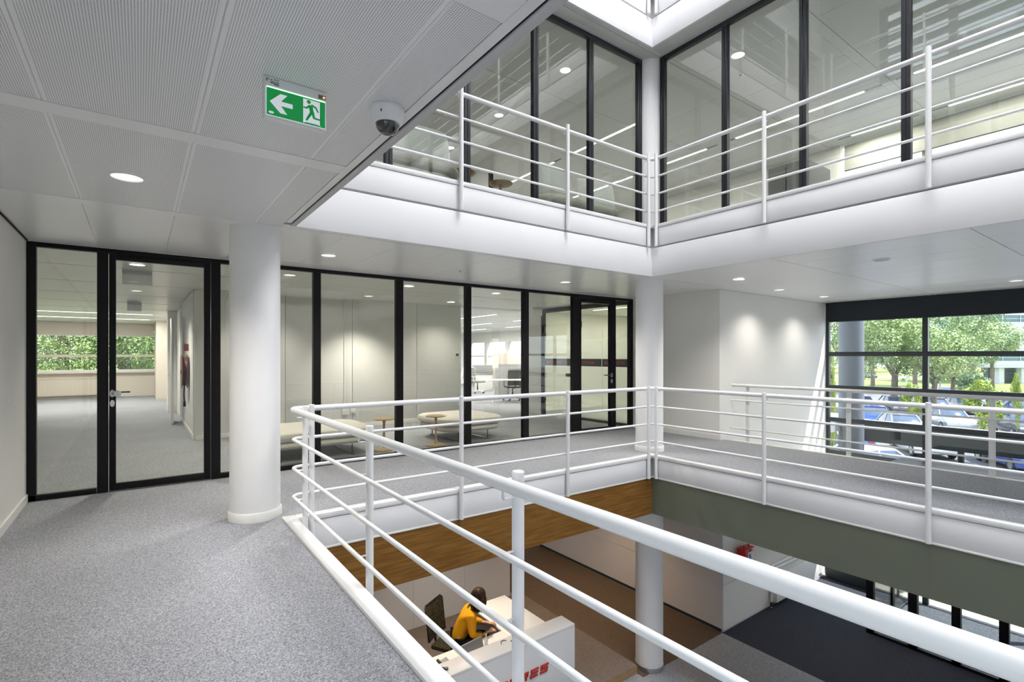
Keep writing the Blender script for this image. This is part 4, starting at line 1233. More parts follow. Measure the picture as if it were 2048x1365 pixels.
# ------------------------------------------------------------------ exit sign
EX0, EX1, EY, EZ0, EZ1 = 0.423, 0.685, 2.368, 2.521, 2.699
ex = thing('exit_sign', 'green and white exit sign with arrow and running man under the perforated ceiling', 'sign', ((EX0 + EX1) / 2, EY, EZ0))
part('housing', MB().box(EX0, EX1, EY, EY + 0.030, EZ0, EZ1), 'plastic_white', ex, bevel=0.004)
gx0, gx1, gz0, gz1 = EX0 + 0.011, EX1 - 0.009, EZ0 + 0.013, EZ0 + 0.128
part('panel_border', MB().box(gx0 - 0.003, gx1 + 0.003, EY - 0.0016, EY - 0.0003, gz0 - 0.003, gz1 + 0.003), 'sign_white', ex, smooth=False)
part('green_panel', MB().box(gx0, gx1, EY - 0.003, EY - 0.0017, gz0, gz1), 'sign_green', ex, smooth=False)
part('light_edge', MB().box(gx0, gx1, EY - 0.005, EY - 0.0002, gz1 + 0.001, gz1 + 0.0045), 'sign_glow', ex, smooth=False)
W_, H_ = gx1 - gx0, gz1 - gz0
def flat(polys, layer):
    mb = MB()
    for p in polys:
        mb.prism(p, lambda u, v, d: (gx0 + u * W_, EY - d, gz0 + v * H_), 0.0031 + 0.0004 * layer, 0.0034 + 0.0004 * layer)
    return mb
part('arrow', flat([[(0.05, 0.50), (0.225, 0.86), (0.34, 0.86), (0.235, 0.585), (0.43, 0.585), (0.43, 0.415), (0.235, 0.415), (0.34, 0.14), (0.225, 0.14)]], 1), 'sign_white', ex, smooth=False)
part('doorway', flat([[(0.61, 0.06), (0.905, 0.06), (0.905, 0.95), (0.61, 0.95)], [(0.61, 0.02), (0.66, 0.06), (0.61, 0.10)], [(0.905, 0.06), (0.925, 0.02), (0.88, 0.06)]], 1), 'sign_white', ex, smooth=False)
def cap(a, b, w0, w1):
    ax_, ay_, bx_, by_ = a[0], a[1] * 0.49, b[0], b[1] * 0.49
    dx, dy = bx_ - ax_, by_ - ay_
    L_ = math.hypot(dx, dy)
    nx, ny = -dy / L_, dx / L_
    return [(ax_ + nx * w0, (ay_ + ny * w0) / 0.49), (bx_ + nx * w1, (by_ + ny * w1) / 0.49), (bx_ - nx * w1, (by_ - ny * w1) / 0.49), (ax_ - nx * w0, (ay_ - ny * w0) / 0.49)]
head = [(0.708 + 0.036 * math.cos(2 * math.pi * k / 18), 0.86 + 0.036 / 0.49 * math.sin(2 * math.pi * k / 18)) for k in range(18)]
man = [head, cap((0.735, 0.74), (0.765, 0.46), 0.040, 0.032), cap((0.73, 0.74), (0.665, 0.60), 0.018, 0.015), cap((0.672, 0.605), (0.612, 0.62), 0.015, 0.013),
       cap((0.75, 0.765), (0.835, 0.70), 0.019, 0.016), cap((0.83, 0.715), (0.875, 0.54), 0.016, 0.013),
       cap((0.76, 0.50), (0.71, 0.30), 0.026, 0.022), cap((0.715, 0.33), (0.665, 0.13), 0.022, 0.017), cap((0.775, 0.50), (0.80, 0.27), 0.026, 0.020), cap((0.79, 0.285), (0.93, 0.265), 0.018, 0.015), cap((0.92, 0.30), (0.95, 0.18), 0.012, 0.010)]
part('running_man', flat(man, 2), 'sign_green', ex, smooth=False)
part('maker_mark', flat([[(0.075 + 0.045 * math.cos(2 * math.pi * k / 16), 0.10 + 0.045 * math.sin(2 * math.pi * k / 16)) for k in range(16)]], 1), 'sign_white', ex, smooth=False)
pr_ = MB()
for (a, b, z) in ((0.008, 0.022, 0.163), (0.026, 0.034, 0.163), (0.04, 0.052, 0.165), (0.055, 0.061, 0.166), (0.008, 0.016, 0.156), (0.026, 0.044, 0.155), (0.046, 0.06, 0.156), (0.026, 0.06, 0.149), (0.04, 0.062, 0.144)):
    pr_.box(EX0 + a, EX0 + b, EY - 0.0006, EY - 0.0001, EZ0 + z, EZ0 + z + 0.004)
part('small_print', pr_, 'print_grey', ex, smooth=False)
part('button_label', MB().box(EX1 - 0.038, EX1 - 0.006, EY - 0.001, EY - 0.0002, EZ0 + 0.141, EZ0 + 0.160), 'print_grey', ex, smooth=False)
part('status_light', MB().tube([(EX1 - 0.014, EY - 0.004, EZ0 + 0.150), (EX1 - 0.014, EY, EZ0 + 0.150)], 0.004, 10), 'led_orange', ex)

# ------------------------------------------------------------------ dome camera
dx, dy, dz = 0.968, 2.355, Z1
dc = thing('security_camera', 'white dome security camera with dark glass under the ceiling edge', 'camera', (dx, dy, dz))
k = 1.1
part('housing', MB().lathe([(r * k, z * k) for r, z in ((0.074, -0.001), (0.0755, -0.014), (0.073, -0.032), (0.066, -0.052), (0.058, -0.066), (0.052, -0.068), (0.050, -0.062))], (dx, dy, dz), 48), 'plastic_white', dc)
part('dome', MB().lathe([(0.0515 * k, -0.064 * k)] + [(0.0515 * k * math.cos(a), (-0.064 - 0.05 * math.sin(a)) * k) for a in [R(10 * q) for q in range(1, 9)]] + [(0.0, -0.114 * k)], (dx, dy, dz), 40), 'dome_glass', dc)
part('seam', MB().tube([(dx + 0.0522 * k * math.sin(R(10 * q)) * 0.55, dy - 0.0522 * k * abs(math.sin(R(10 * q))) * 0.82, dz - (0.064 + 0.0508 * math.cos(R(10 * q))) * k) for q in range(0, 9)], 0.0006, 6), 'plastic_grey', dc)
part('screw_slot', MB().tube([(dx - 0.055, dy - 0.0588, dz - 0.035), (dx - 0.054, dy - 0.0567, dz - 0.046)], 0.0032, 8), 'plastic_black', dc)

# ------------------------------------------------------------------ light switch
ls = thing('light_switch', 'white square light switch on the left wall', 'switch', (-0.945, 6.30, 1.10))
part('plate', MB().box(-0.945, -0.937, 6.26, 6.345, 1.062, 1.147), 'plastic_white', ls, bevel=0.003)
part('rocker', MB().box(-0.937, -0.931, 6.275, 6.33, 1.077, 1.132), 'plastic_white', ls, bevel=0.003)

# ------------------------------------------------------------------ reception on the ground floor
G = -S
P = -S + 0.13
rb = sgroup('wall_lower', (3, 8.35, G))
for i in range(6):
    a, b = -0.3 + i * 1.05, -0.3 + (i + 1) * 1.05
    part('wall_panel', MB().box(a + 0.002, min(b, 6.0) - 0.002, 8.32, 8.36, G, -0.86), 'gloss_panel', rb, smooth=False)
part('wall_core', MB().box(-0.3, 6.0, 8.36, 8.45, G, -0.86), 'gloss_panel', rb, smooth=False)
# white cabinet wall along the passage
cw = thing('wall_cabinet', 'long white gloss cabinet front along the warm-lit passage, behind the ground floor column', 'cabinet', (8.4, 8, G))
yy = [5.163, 6.9, 8.6, 10.35]
for i in range(3):
    part('lower_panel', MB().box(8.385, 8.42, yy[i] + 0.002, yy[i + 1] - 0.002, G + 0.07, -2.605), 'gloss_panel', cw, smooth=False)
    part('upper_panel', MB().box(8.385, 8.42, yy[i] + 0.002, yy[i + 1] - 0.002, -2.595, -0.86), 'gloss_panel', cw, smooth=False)
part('plinth', MB().box(8.40, 8.43, 5.2, 10.35, G, G + 0.07), 'canopy_dark', cw, smooth=False)
part('end_panel', MB().box(8.421, 10.02, 5.165, 5.199, G + 0.03, -2.605), 'desk_white', cw, smooth=False)
part('end_panel', MB().box(8.421, 8.75, 5.165, 5.199, -2.595, -0.86), 'desk_white', cw, smooth=False)
part('plinth', MB().box(8.42, 12.5, 5.175, 5.2, G, G + 0.03), 'trim_grey', cw, smooth=False)
struct('wall_east', MB().box(6.0, 8.42, 11.6, 11.75, G, -0.86), 'wood_oak')
# boxed-in radiator ledge and pipes on the right-hand wall
lg = thing('wall_ledge', 'white boxed ledge along the ground floor wall with pipes above it', 'ledge', (11, 5.1, G))
part('box', MB().box(10.05, 11.85, 5.03, 5.199, G + 0.12, -2.80), 'desk_white', lg, bevel=0.004)
for z in (-2.70, -2.62):
    part('pipe', MB().tube([(10.0, 5.12, z), (12.0, 5.12, z)], 0.018, 10), 'white_enamel', lg)
part('pipe', MB().tube([(9.98, 5.10, G + 0.02), (9.98, 5.10, G + 0.5), (10.02, 5.12, -2.62)], 0.016, 10), 'white_enamel', lg)
part('valve', MB().tube([(9.95, 5.04, G + 0.10), (9.95, 5.10, G + 0.10)], 0.045, 14), 'steel_dark', lg)
# red emergency case on the wall
rc = thing('emergency_case', 'red wall case with a blue and white label above the white cabinet end', 'case', (9.05, 5.1, -2.4))
part('body', MB().box(8.86, 9.20, 5.0, 5.165, -2.36, -2.02), 'plastic_red', rc, bevel=0.012)
part('handle', MB().tube([(8.95, 5.08, -2.02), (8.95, 5.08, -1.975), (9.11, 5.08, -1.975), (9.11, 5.08, -2.02)], 0.014, 8), 'plastic_red', rc)
part('label_plate', MB().box(8.94, 9.17, 4.993, 4.999, -2.32, -2.08), 'label_white', rc, smooth=False)
part('label_mark', MB().prism([(8.97, -2.30), (9.06, -2.30), (9.03, -2.12), (8.96, -2.10)], lambda u, v, d: (u, d, v), 4.990, 4.9925), 'label_blue', rc, smooth=False)
part('latch', MB().box(9.0, 9.05, 4.985, 4.999, -2.06, -2.03), 'plastic_black', rc)

# counter
ct = thing('reception_desk', 'white L-shaped reception counter with red lettering on its front', 'counter', (4, 5.8, P))
part('front_panel', MB().box(2.0, 4.98, 5.335, 5.40, P, -2.33), 'plastic_white', ct, bevel=0.004)
part('counter_top', MB().box(2.0, 4.98, 5.335, 5.62, -2.329, -2.29), 'desk_white', ct, bevel=0.002)
part('inner_panel', MB().box(2.0, 4.98, 5.58, 5.615, -2.57, -2.33), 'desk_white', ct, smooth=False)
part('side_panel', MB().box(4.94, 4.98, 5.40, 5.615, P, -2.33), 'plastic_white', ct, smooth=False)
part('worktop', MB().box(2.0, 4.34, 5.62, 6.22, -2.61, -2.57), 'desk_white', ct, bevel=0.003)
part('worktop', MB().box(4.34, 5.02, 5.62, 7.12, -2.61, -2.57), 'desk_white', ct, bevel=0.003)
part('side_panel', MB().box(4.97, 5.01, 5.62, 7.10, P, -2.61), 'plastic_white', ct, smooth=False)
part('side_panel', MB().box(4.38, 4.97, 7.06, 7.10, P, -2.61), 'plastic_white', ct, smooth=False)
part('lettering', letters('SERES', lambda u, v, d: (3.655 + u, 5.335 - d, -2.768 + v), 0.108, 0.128, 0.042, 0.0, 0.016), 'letter_red', ct, smooth=False)
# things on the worktop
mo = thing('monitor', 'dark computer monitor on the counter worktop, its back to the railing', 'monitor', (3.58, 5.80, -2.57), world=False, rz=R(8))
part('screen', MB().obox((0, 0.02, 0.155), (0.19, 0, 0), (0, 0.012, 0), (0, 0.03, 0.105)), 'plastic_grey', mo, bevel=0.006)
part('stand', MB().box(-0.03, 0.03, -0.03, -0.005, 0.008, 0.12), 'plastic_grey', mo, bevel=0.004)
part('base', MB().box(-0.11, 0.11, -0.10, 0.08, 0.0005, 0.009), 'plastic_grey', mo, bevel=0.003)
tp = thing('desk_phone', 'small grey desk phone at the left of the counter worktop', 'phone', (3.20, 5.90, -2.57), world=False, rz=R(15))
part('body', MB().obox((0, 0, 0.05), (0.09, 0, 0), (0, 0.07, 0.025), (0, -0.012, 0.025)), 'plastic_grey', tp, bevel=0.008)
part('handset', MB().tube([(-0.065, -0.06, 0.085), (-0.065, 0.06, 0.125)], 0.018, 10), 'plastic_black', tp)
part('foot', MB().box(-0.07, 0.07, -0.05, 0.05, 0.0005, 0.03), 'plastic_black', tp)
solo('cable', MB().tube([(2.72, 5.78, -2.564), (2.80, 5.86, -2.564), (2.92, 5.88, -2.564), (3.06, 5.84, -2.564)], 0.006, 8), 'plastic_black', label='thin black cable lying on the left end of the counter worktop', cat='cable')
rm = thing('staple_remover', 'small black hand tool on the counter edge below the cable', 'tool', (2.95, 5.52, -2.29), world=False, rz=R(-50))
part('body', MB().box(-0.09, 0.09, -0.018, 0.018, 0.0005, 0.018), 'plastic_black', rm, bevel=0.005)
part('cap', MB().box(0.05, 0.085, -0.02, 0.02, 0.0185, 0.026), 'plastic_grey', rm, bevel=0.003)
solo('pen', MB().tube([(3.98, 5.50, -2.283), (4.08, 5.47, -2.283)], [0.006, 0.007], 8), 'plastic_black', label='short black marker on the counter top right of the monitor', cat='pen')
solo('cable_tie', MB().tube([(3.84, 5.52, -2.285), (3.87, 5.57, -2.285), (3.91, 5.58, -2.285), (3.94, 5.55, -2.285)], 0.004, 8), 'plastic_black', label='curled black wire on the counter top beside the marker', cat='wire')
bt = thing('spray_bottle', 'slim white bottle standing on the worktop behind the monitor', 'bottle', (3.93, 6.02, -2.57))
part('body', MB().lathe([(0.024, 0.001), (0.026, 0.01), (0.026, 0.09), (0.010, 0.115)], (3.93, 6.02, -2.57), 16), 'plastic_white', bt)
part('cap', MB().lathe([(0.010, 0.115), (0.009, 0.17), (0.004, 0.178)], (3.93, 6.02, -2.57), 12), 'plastic_white', bt)
solo('keyboard', MB().box(4.42, 4.56, 5.95, 6.38, -2.5695, -2.552), 'plastic_black', label='black keyboard on the desk return by the hands of the seated person', cat='keyboard', bevel=0.004)

# reception chair
chs = swivel_chair(3.83, 6.80, R(-150), 'black patterned office chair holding the person in mustard at reception', seat_m='fabric_dark', z=P, arms=False)

# ------------------------------------------------------------------ the person at reception
def skin_mesh(name, verts, edges, radii, material, root=0, sub=2):
    me = bpy.data.meshes.new(name)
    me.from_pydata(verts, edges, [])
    o = bpy.data.objects.new('tmp', me)
    COL.objects.link(o)
    o.modifiers.new('s', 'SKIN')
    sv = me.skin_vertices[0].data
    for i, r in enumerate(radii):
        sv[i].radius = r if isinstance(r, tuple) else (r, r)
        sv[i].use_root = (i == root)
    o.modifiers[0].use_smooth_shade = True
    ss = o.modifiers.new('u', 'SUBSURF')
    ss.levels = sub
    ss.render_levels = sub
    dg = bpy.context.evaluated_depsgraph_get()
    out = bpy.data.meshes.new_from_object(o.evaluated_get(dg))
    bpy.data.objects.remove(o)
    out.name = name
    out.materials.clear()
    out.materials.append(M[material])
    out.polygons.foreach_set('use_smooth', [True] * len(out.polygons))
    return out
# local frame: person sits at the origin, looks along +Y (turned by the root), x to the person's right
sit = 0.50
J = [(0, 0.0, sit + 0.09), (0, 0.03, sit + 0.24), (0, 0.10, sit + 0.37), (0, 0.18, sit + 0.475), (0, 0.235, sit + 0.53),
     (0, 0.28, sit + 0.59), (0, 0.31, sit + 0.655), (0, 0.325, sit + 0.735),
     (0.16, 0.18, sit + 0.465), (0.235, 0.19, sit + 0.25), (0.18, 0.34, sit + 0.205), (0.11, 0.415, sit + 0.225),
     (-0.16, 0.18, sit + 0.465), (-0.235, 0.21, sit + 0.26), (-0.16, 0.36, sit + 0.235), (-0.07, 0.42, sit + 0.27),
     (0.10, 0.03, sit + 0.07), (0.12, 0.43, sit + 0.07), (0.12, 0.46, 0.10), (0.12, 0.58, 0.045),
     (-0.10, 0.03, sit + 0.07), (-0.12, 0.43, sit + 0.07), (-0.12, 0.46, 0.10), (-0.12, 0.58, 0.045)]
E_ = [(0, 1), (1, 2), (2, 3), (3, 4), (4, 5), (5, 6), (6, 7), (3, 8), (8, 9), (9, 10), (10, 11), (3, 12), (12, 13), (13, 14), (14, 15), (0, 16), (16, 17), (17, 18), (18, 19), (0, 20), (20, 21), (21, 22), (22, 23)]
RD = [(0.12, 0.085), (0.12, 0.095), (0.135, 0.10), (0.11, 0.085), 0.05, 0.05, 0.085, 0.075, 0.055, 0.040, 0.034, 0.026, 0.055, 0.040, 0.034, 0.026, 0.085, 0.062, 0.042, 0.035, 0.085, 0.062, 0.042, 0.035]
V = list(J); ED = list(E_); RR = list(RD)
def finger(w_i, base, tip, bend, r0=0.0095):
    b = Vector(base); t_ = Vector(tip); m1 = b.lerp(t_, 0.5) + Vector(bend)
    i0 = len(V)
    V.extend([tuple(b), tuple(m1), tuple(t_)])
    RR.extend([r0, r0 * 0.9, r0 * 0.75])
    ED.extend([(w_i, i0), (i0, i0 + 1), (i0 + 1, i0 + 2)])
for (wi, sx) in ((11, 1), (15, -1)):
    wx, wy, wz = V[wi]
    pi = len(V)
    V.append((wx - sx * 0.025, wy + 0.045, wz + 0.0)); RR.append((0.030, 0.016)); ED.append((wi, pi))
    for f_i in range(4):
        ox = (f_i - 1.5) * 0.019
        ln = (0.062, 0.072, 0.067, 0.052)[f_i]
        finger(pi, (wx - sx * 0.03 + ox, wy + 0.075, wz + 0.004), (wx - sx * 0.045 + ox, wy + 0.075 + ln, wz - 0.022), (0, 0, 0.016))
    finger(pi, (wx - sx * 0.055, wy + 0.045, wz + 0.012), (wx - sx * 0.075, wy + 0.10, wz + 0.006), (-sx * 0.01, 0, 0.008), 0.0105)
body = skin_mesh('person', V, ED, RR, 'skin', 0, 2)
pe = bpy.data.objects.new('person', body)
pe.location = (3.84, 6.63, P)
pe.rotation_euler = (0, 0, R(-118))
COL.objects.link(pe)
OFF[pe] = (0, 0, 0)
tag(pe, 'person in a mustard sweater bending forward on a chair at the reception desk', 'person')
sw_i = [0, 1, 2, 3, 4, 8, 9, 10, 12, 13, 14]
mp_ = {j: i for i, j in enumerate(sw_i)}
sv_ = [J[i] for i in sw_i]
sv_[0] = (0, -0.01, sit + 0.055)
se_ = [(mp_[a], mp_[b]) for a, b in E_ if a in mp_ and b in mp_]
sv_[mp_[10]] = (0.168, 0.36, sit + 0.208); sv_[mp_[14]] = (-0.145, 0.38, sit + 0.242)
sr_ = [(0.180, 0.145), (0.148, 0.118), (0.162, 0.128), (0.142, 0.115), (0.070, 0.066), 0.082, 0.060, 0.044, 0.082, 0.060, 0.044]
part('sweater', skin_mesh('sweater', sv_, se_, sr_, 'mustard_knit', 0, 2), None, pe, label='mustard yellow knitted sweater')
part('collar', MB().lathe([(0.075, 0), (0.08, 0.02), (0.066, 0.045), (0.058, 0.04)], (0, 0.225, sit + 0.485), 20, cap=False), 'mustard_knit', pe)
part('scarf', MB().tube([(0.09 * math.cos(a), 0.235 + 0.085 * math.sin(a), sit + 0.535 + 0.02 * math.sin(a * 2 + 1)) for a in [2 * math.pi * q / 14 for q in range(15)]], 0.034, 10), 'fabric_dark', pe, label='dark patterned scarf')
tv = [(0, 0.0, sit + 0.07), (0.10, 0.03, sit + 0.06), (0.12, 0.43, sit + 0.06), (0.12, 0.46, 0.13), (-0.10, 0.03, sit + 0.06), (-0.12, 0.43, sit + 0.06), (-0.12, 0.46, 0.13)]
part('trousers', skin_mesh('trousers', tv, [(0, 1), (1, 2), (2, 3), (0, 4), (4, 5), (5, 6)], [(0.170, 0.122), 0.105, 0.080, 0.056, 0.105, 0.080, 0.056], 'trouser_black', 0, 2), None, pe, label='black trousers')
for s in (-1, 1):
    part('shoe', MB().box(s * 0.12 - 0.045, s * 0.12 + 0.045, 0.40, 0.66, 0.002, 0.085), 'plastic_black', pe, bevel=0.03)
hc = Vector((0, 0.32, sit + 0.69))
hm = MB()
hm.ball(hc + Vector((0, -0.022, 0.022)), 0.094, 0.106, 0.112, 20, 12)
hm.ball(hc + Vector((0, -0.070, -0.075)), 0.085, 0.062, 0.115, 16, 10)
rnd = random.Random(4)
for q in range(84):                                   # wavy locks from the parting down to the shoulders
    a = R(-58 + 296 * q / 83) + rnd.uniform(-.05, .05)   # leaves the face (towards +Y) open
    ca, sa = math.cos(a), -math.sin(a)
    ca, sa = (math.cos(a), math.sin(a) * -1.0)
    pts = []
    top = rnd.uniform(0.2, 0.5)
    for w_i in range(8):
        f = w_i / 7
        ang = top + f * 1.75
        if ang < 1.6:
            rr, zz = 0.108 * math.sin(ang), 0.022 + 0.122 * math.cos(ang)
        else:
            rr, zz = 0.112 - 0.02 * (ang - 1.6), 0.02 - 0.29 * (ang - 1.6)
        wob = 0.010 * math.sin(f * 9 + q * 1.7)
        pts.append(hc + Vector((ca * (rr + wob) * 0.92, -0.022 + sa * (rr + wob), zz - 0.03 * f)))
    hm.tube(pts, [0.010, 0.013, 0.014, 0.014, 0.014, 0.013, 0.012, 0.006], 6)
part('hair', hm, 'hair_brown', pe, label='shoulder-length dark brown hair')
for s in (-1, 1):
    part('eye', MB().ball(hc + Vector((s * 0.031, 0.082, 0.012)), 0.012, 0.008, 0.008, 10, 6), 'eye_dark', pe)
    part('ear', MB().ball(hc + Vector((s * 0.082, 0.0, 0.0)), 0.010, 0.020, 0.030, 10, 6), 'skin', pe)
part('nose', MB().tube([hc + Vector((0, 0.084, 0.015)), hc + Vector((0, 0.105, -0.025)), hc + Vector((0, 0.085, -0.035))], [0.007, 0.013, 0.009], 10), 'skin', pe)
part('mouth', MB().ball(hc + Vector((0, 0.083, -0.058)), 0.024, 0.007, 0.007, 12, 6), 'lip', pe)

# ------------------------------------------------------------------ entrance vestibule on the ground floor
ve = sgroup('window_10', (10.55, 1, G))
for y in (3.62, 2.99, 2.43, 1.87, 1.3, 0.4):
    part('mullion', MB().box(10.50, 10.60, y - 0.055, y + 0.055, G, -0.95), 'frame_black', ve, bevel=0.003)
part('head_rail', MB().box(10.46, 10.62, -3, 3.68, -1.25, -0.93), 'frame_black', ve, smooth=False)
part('sill_rail', MB().box(10.50, 10.60, -3, 3.62, G + 0.005, G + 0.05), 'frame_black', ve, smooth=False)
part('roof', MB().box(10.46, FX - 0.03, -3, 3.72, -0.93, -0.55), 'frame_black', ve, smooth=False)
ys_ = (3.62, 2.99, 2.43, 1.87, 1.3, 0.4)
for i in range(5):
    part('pane', MB().box(10.545, 10.557, ys_[i + 1] + 0.055, ys_[i] - 0.055, G + 0.05, -1.25), 'glass', ve, smooth=False)
part('side_pane', MB().box(10.6, FX, 3.60, 3.612, G + 0.05, -0.95), 'glass', ve, smooth=False)
part('side_frame', MB().box(11.5, 11.6, 3.58, 3.64, G, -0.95), 'frame_black', ve, smooth=False)
part('side_frame', MB().box(10.6, FX, 3.585, 3.635, G + 0.9, G + 1.0), 'frame_grey', ve, smooth=False)
dk = solo('low_skirting', MB().box(12.36, 12.52, 3.78, 5.1, G + 0.02, G + 0.36), 'canopy_dark', label='long low dark heater box along the glass at the end of the entrance mat', cat='skirting', bevel=0.01)  # low dark skirting at the foot of the facade
# door-entry post in the vestibule
vp = thing('door_portal', 'dark door post with a white cap beside the vestibule glass', 'post', (11.2, 3.2, G))
part('post', MB().box(11.15, 11.28, 3.12, 3.25, G, -1.5), 'frame_grey', vp, bevel=0.004)
part('cap', MB().box(11.13, 11.30, 3.10, 3.27, -1.5, -1.35), 'trim_grey', vp, bevel=0.004)

# ------------------------------------------------------------------ outdoors
OG = -3.62
struct('ground', MB().box(-80, 260, -160, 200, OG - 0.2, OG), 'asphalt')
struct('path', MB().box(FX + 0.3, 19.5, -10, 12, OG, OG + 0.03), 'paving')
gl = MB().box(-60, FX + 0.3, 24.5, 120, 0.30, 0.42)
struct('lawn', gl, 'lawn')
def ground_poly(name, pts, z, m):
    n = len(pts)
    mb = MB().prism(pts, lambda u, v, d: (u, v, d), z - 0.05, z)
    struct(name, mb, m)
ground_poly('lawn', [depth_at(1600, 72), depth_at(2300, 66), depth_at(2400, 220), depth_at(1500, 240)], OG + 0.05, 'lawn')
ground_poly('road', [depth_at(1560, 118), depth_at(2400, 112), depth_at(2400, 124), depth_at(1560, 130)], OG + 0.09, 'paving')
column(13.75, 5.12, OG, 4.4, 'grey round concrete column outside the street window', 'concrete', base=False, r=0.26)
# canopy over the entrance
ca = thing('entrance_canopy', 'dark flat canopy with a white top edge outside the street window', 'canopy', (14.5, 1, -0.8))
part('fascia', MB().box(13.95, 14.0, -4, 5.1, -0.52, -0.14), 'canopy_dark', ca, smooth=False)
part('top_sheet', MB().box(13.95, 14.35, -4, 5.1, -0.10, -0.05), 'facade_white', ca, smooth=False)
part('edge_strip', MB().box(13.95, 14.35, -4, 5.1, -0.14, -0.10), 'frame_grey', ca, smooth=False)
part('soffit', MB().box(14.0, 14.35, -4, 5.1, -0.52, -0.46), 'canopy_dark', ca, smooth=False)
part('end_board', MB().box(14.0, 14.35, 5.05, 5.1, -0.46, -0.14), 'canopy_dark', ca, smooth=False)
for y in (3.2, 0.2):
    part('canopy_post', MB().tube([(14.2, y, OG), (14.2, y, -0.52)], 0.06, 12), 'canopy_dark', ca)

def leaf_cloud(seed, n, rx, ry, rz, leaf, blobs=22, zc=0.0):
    rnd = random.Random(seed)
    bl_ = []
    for i in range(blobs):
        while True:
            p = Vector((rnd.uniform(-1, 1), rnd.uniform(-1, 1), rnd.uniform(-1, 1)))
            if 0.25 < p.length < 0.95: break
        bl_.append((Vector((p.x * rx, p.y * ry, p.z * rz)) * 0.8, rnd.uniform(0.22, 0.42)))
    mb = MB()
    for i in range(n):
        c, br = rnd.choice(bl_)
        d = Vector((rnd.gauss(0, 1), rnd.gauss(0, 1), rnd.gauss(0, 1))).normalized()
        k = rnd.uniform(0.55, 1.0) * br
        p = c + Vector((d.x * k * rx, d.y * k * ry, d.z * k * rz)) + Vector((0, 0, zc))
        nrm = (d + Vector((rnd.gauss(0, .6), rnd.gauss(0, .6), rnd.gauss(0, .6) + 0.4))).normalized()
        u = nrm.orthogonal().normalized()
        u = Matrix.Rotation(rnd.uniform(0, 6.28), 3, nrm) @ u
        v = nrm.cross(u)
        s = leaf * rnd.uniform(0.6, 1.3)
        mb.add([p - u * s, p + v * s * 0.5, p + u * s, p - v * s * 0.5], [(0, 1, 2, 3)])
    return mb
def cloud_mesh(name, mb, m):
    me = bpy.data.meshes.new(name)
    me.from_pydata(mb.v, [], mb.f)
    me.materials.append(M[m])
    return me
CROWN = {k: cloud_mesh('crown', leaf_cloud(s, 11000, 4.2, 4.2, 3.6, 0.105), m) for k, s, m in (('a', 1, 'leaf_green'), ('b', 2, 'leaf_green'), ('c', 3, 'leaf_dark'))}
BUSHM = {k: cloud_mesh('foliage', leaf_cloud(s, 3000, 0.55, 0.55, 0.75, 0.05, 14), m) for k, s, m in (('y', 5, 'leaf_yellow'), ('g', 6, 'leaf_dark'))}
HEDGE = {k: cloud_mesh('crown', leaf_cloud(s, 16000, 2.6, 2.2, 3.0, 0.055, 34), m) for k, s, m in (('a', 8, 'leaf_green'), ('c', 9, 'leaf_dark'))}
def trunk_mesh(seed, h, r, forks=4, spread=1.6):
    rnd = random.Random(seed)
    mb = MB()
    mb.tube([(0, 0, 0), (0.05, 0.02, h * 0.3), (0.0, 0.06, h * 0.55)], [r * 1.2, r * 0.95, r * 0.85], 10)
    for i in range(forks):
        a = 2 * math.pi * i / forks + rnd.uniform(-.4, .4)
        q = spread * rnd.uniform(0.7, 1.1)
        mb.tube([(0, 0.05, h * 0.5), (q * 0.4 * math.cos(a), q * 0.4 * math.sin(a), h * 0.72), (q * math.cos(a), q * math.sin(a), h * 1.05)], [r * 0.6, r * 0.42, r * 0.18], 8)
    return mesh_from('trunk', mb, 'bark')
TR = [trunk_mesh(1, 5.6, 0.24), trunk_mesh(2, 5.6, 0.20, 5, 2.0), trunk_mesh(3, 6.0, 0.22, 4, 1.2)]
def tree(px, d, crown, tr, sc, label, z=OG, zc=6.6, cm=CROWN, grp='trees outside the street window', sx=1.0):
    x, y = depth_at(px, d)
    t = thing('tree', label, 'tree', (x, y, z), grp, world=False, rz=random.uniform(0, 6))
    t.scale = (sc * sx, sc * sx, sc)
    part('trunk', TR[tr], None, t)
    cobj = part('crown', cm[crown], None, t, kind=None)
    cobj.location = (0, 0, zc)
    return t
tree(1708, 42, 'a', 0, 1.05, 'tree behind the round concrete column at the left of the street window')
tree(1788, 46, 'c', 0, 1.15, 'tall tree with a leaning trunk in the middle of the left window bay')
tree(1745, 70, 'a', 1, 1.3, 'farther tree between the concrete column and the leaning trunk')
tree(1868, 40, 'b', 1, 1.0, 'forked pale green tree right of the window mullion')
tree(1905, 48, 'b', 1, 0.95, 'tree with spreading branches in the middle of the right window bay')
tree(1945, 66, 'c', 0, 1.25, 'dark tree behind the round clipped shrub')
tree(1985, 80, 'a', 2, 1.25, 'farthest tree, beside the white office building')
tree(1830, 85, 'c', 2, 1.4, 'distant tree just left of the window mullion')
for pxx, d, k, lb in ((1690, 150, 'c', 'in the far tree belt behind the concrete column'), (1782, 158, 'c', 'in the far tree belt left of the yellow sign'), (1874, 150, 'a', 'in the far tree belt behind the forked tree'), (1966, 158, 'c', 'in the far tree belt by the white building')):
    tree(pxx, d, k, 2, 1.75, 'wide dark tree ' + lb, zc=4.6)
def shrub(px, d, key, label, sc=(1, 1, 1), z=OG, lift=0.75, stem=True):
    x, y = depth_at(px, d)
    t = thing('shrub', label, 'shrub', (x, y, z), world=False)
    t.scale = sc
    f_ = part('foliage', BUSHM[key], None, t)
    f_.location = (0, 0, lift)
    if stem:
        part('stem', MB().tube([(0, 0, 0), (0.02, 0.0, lift)], [0.05, 0.03], 8), 'bark', t)
shrub(1968, 24.5, 'y', 'yellow green leafy shrub outside the right half of the street window', (1.5, 1.5, 1.8), lift=1.55)
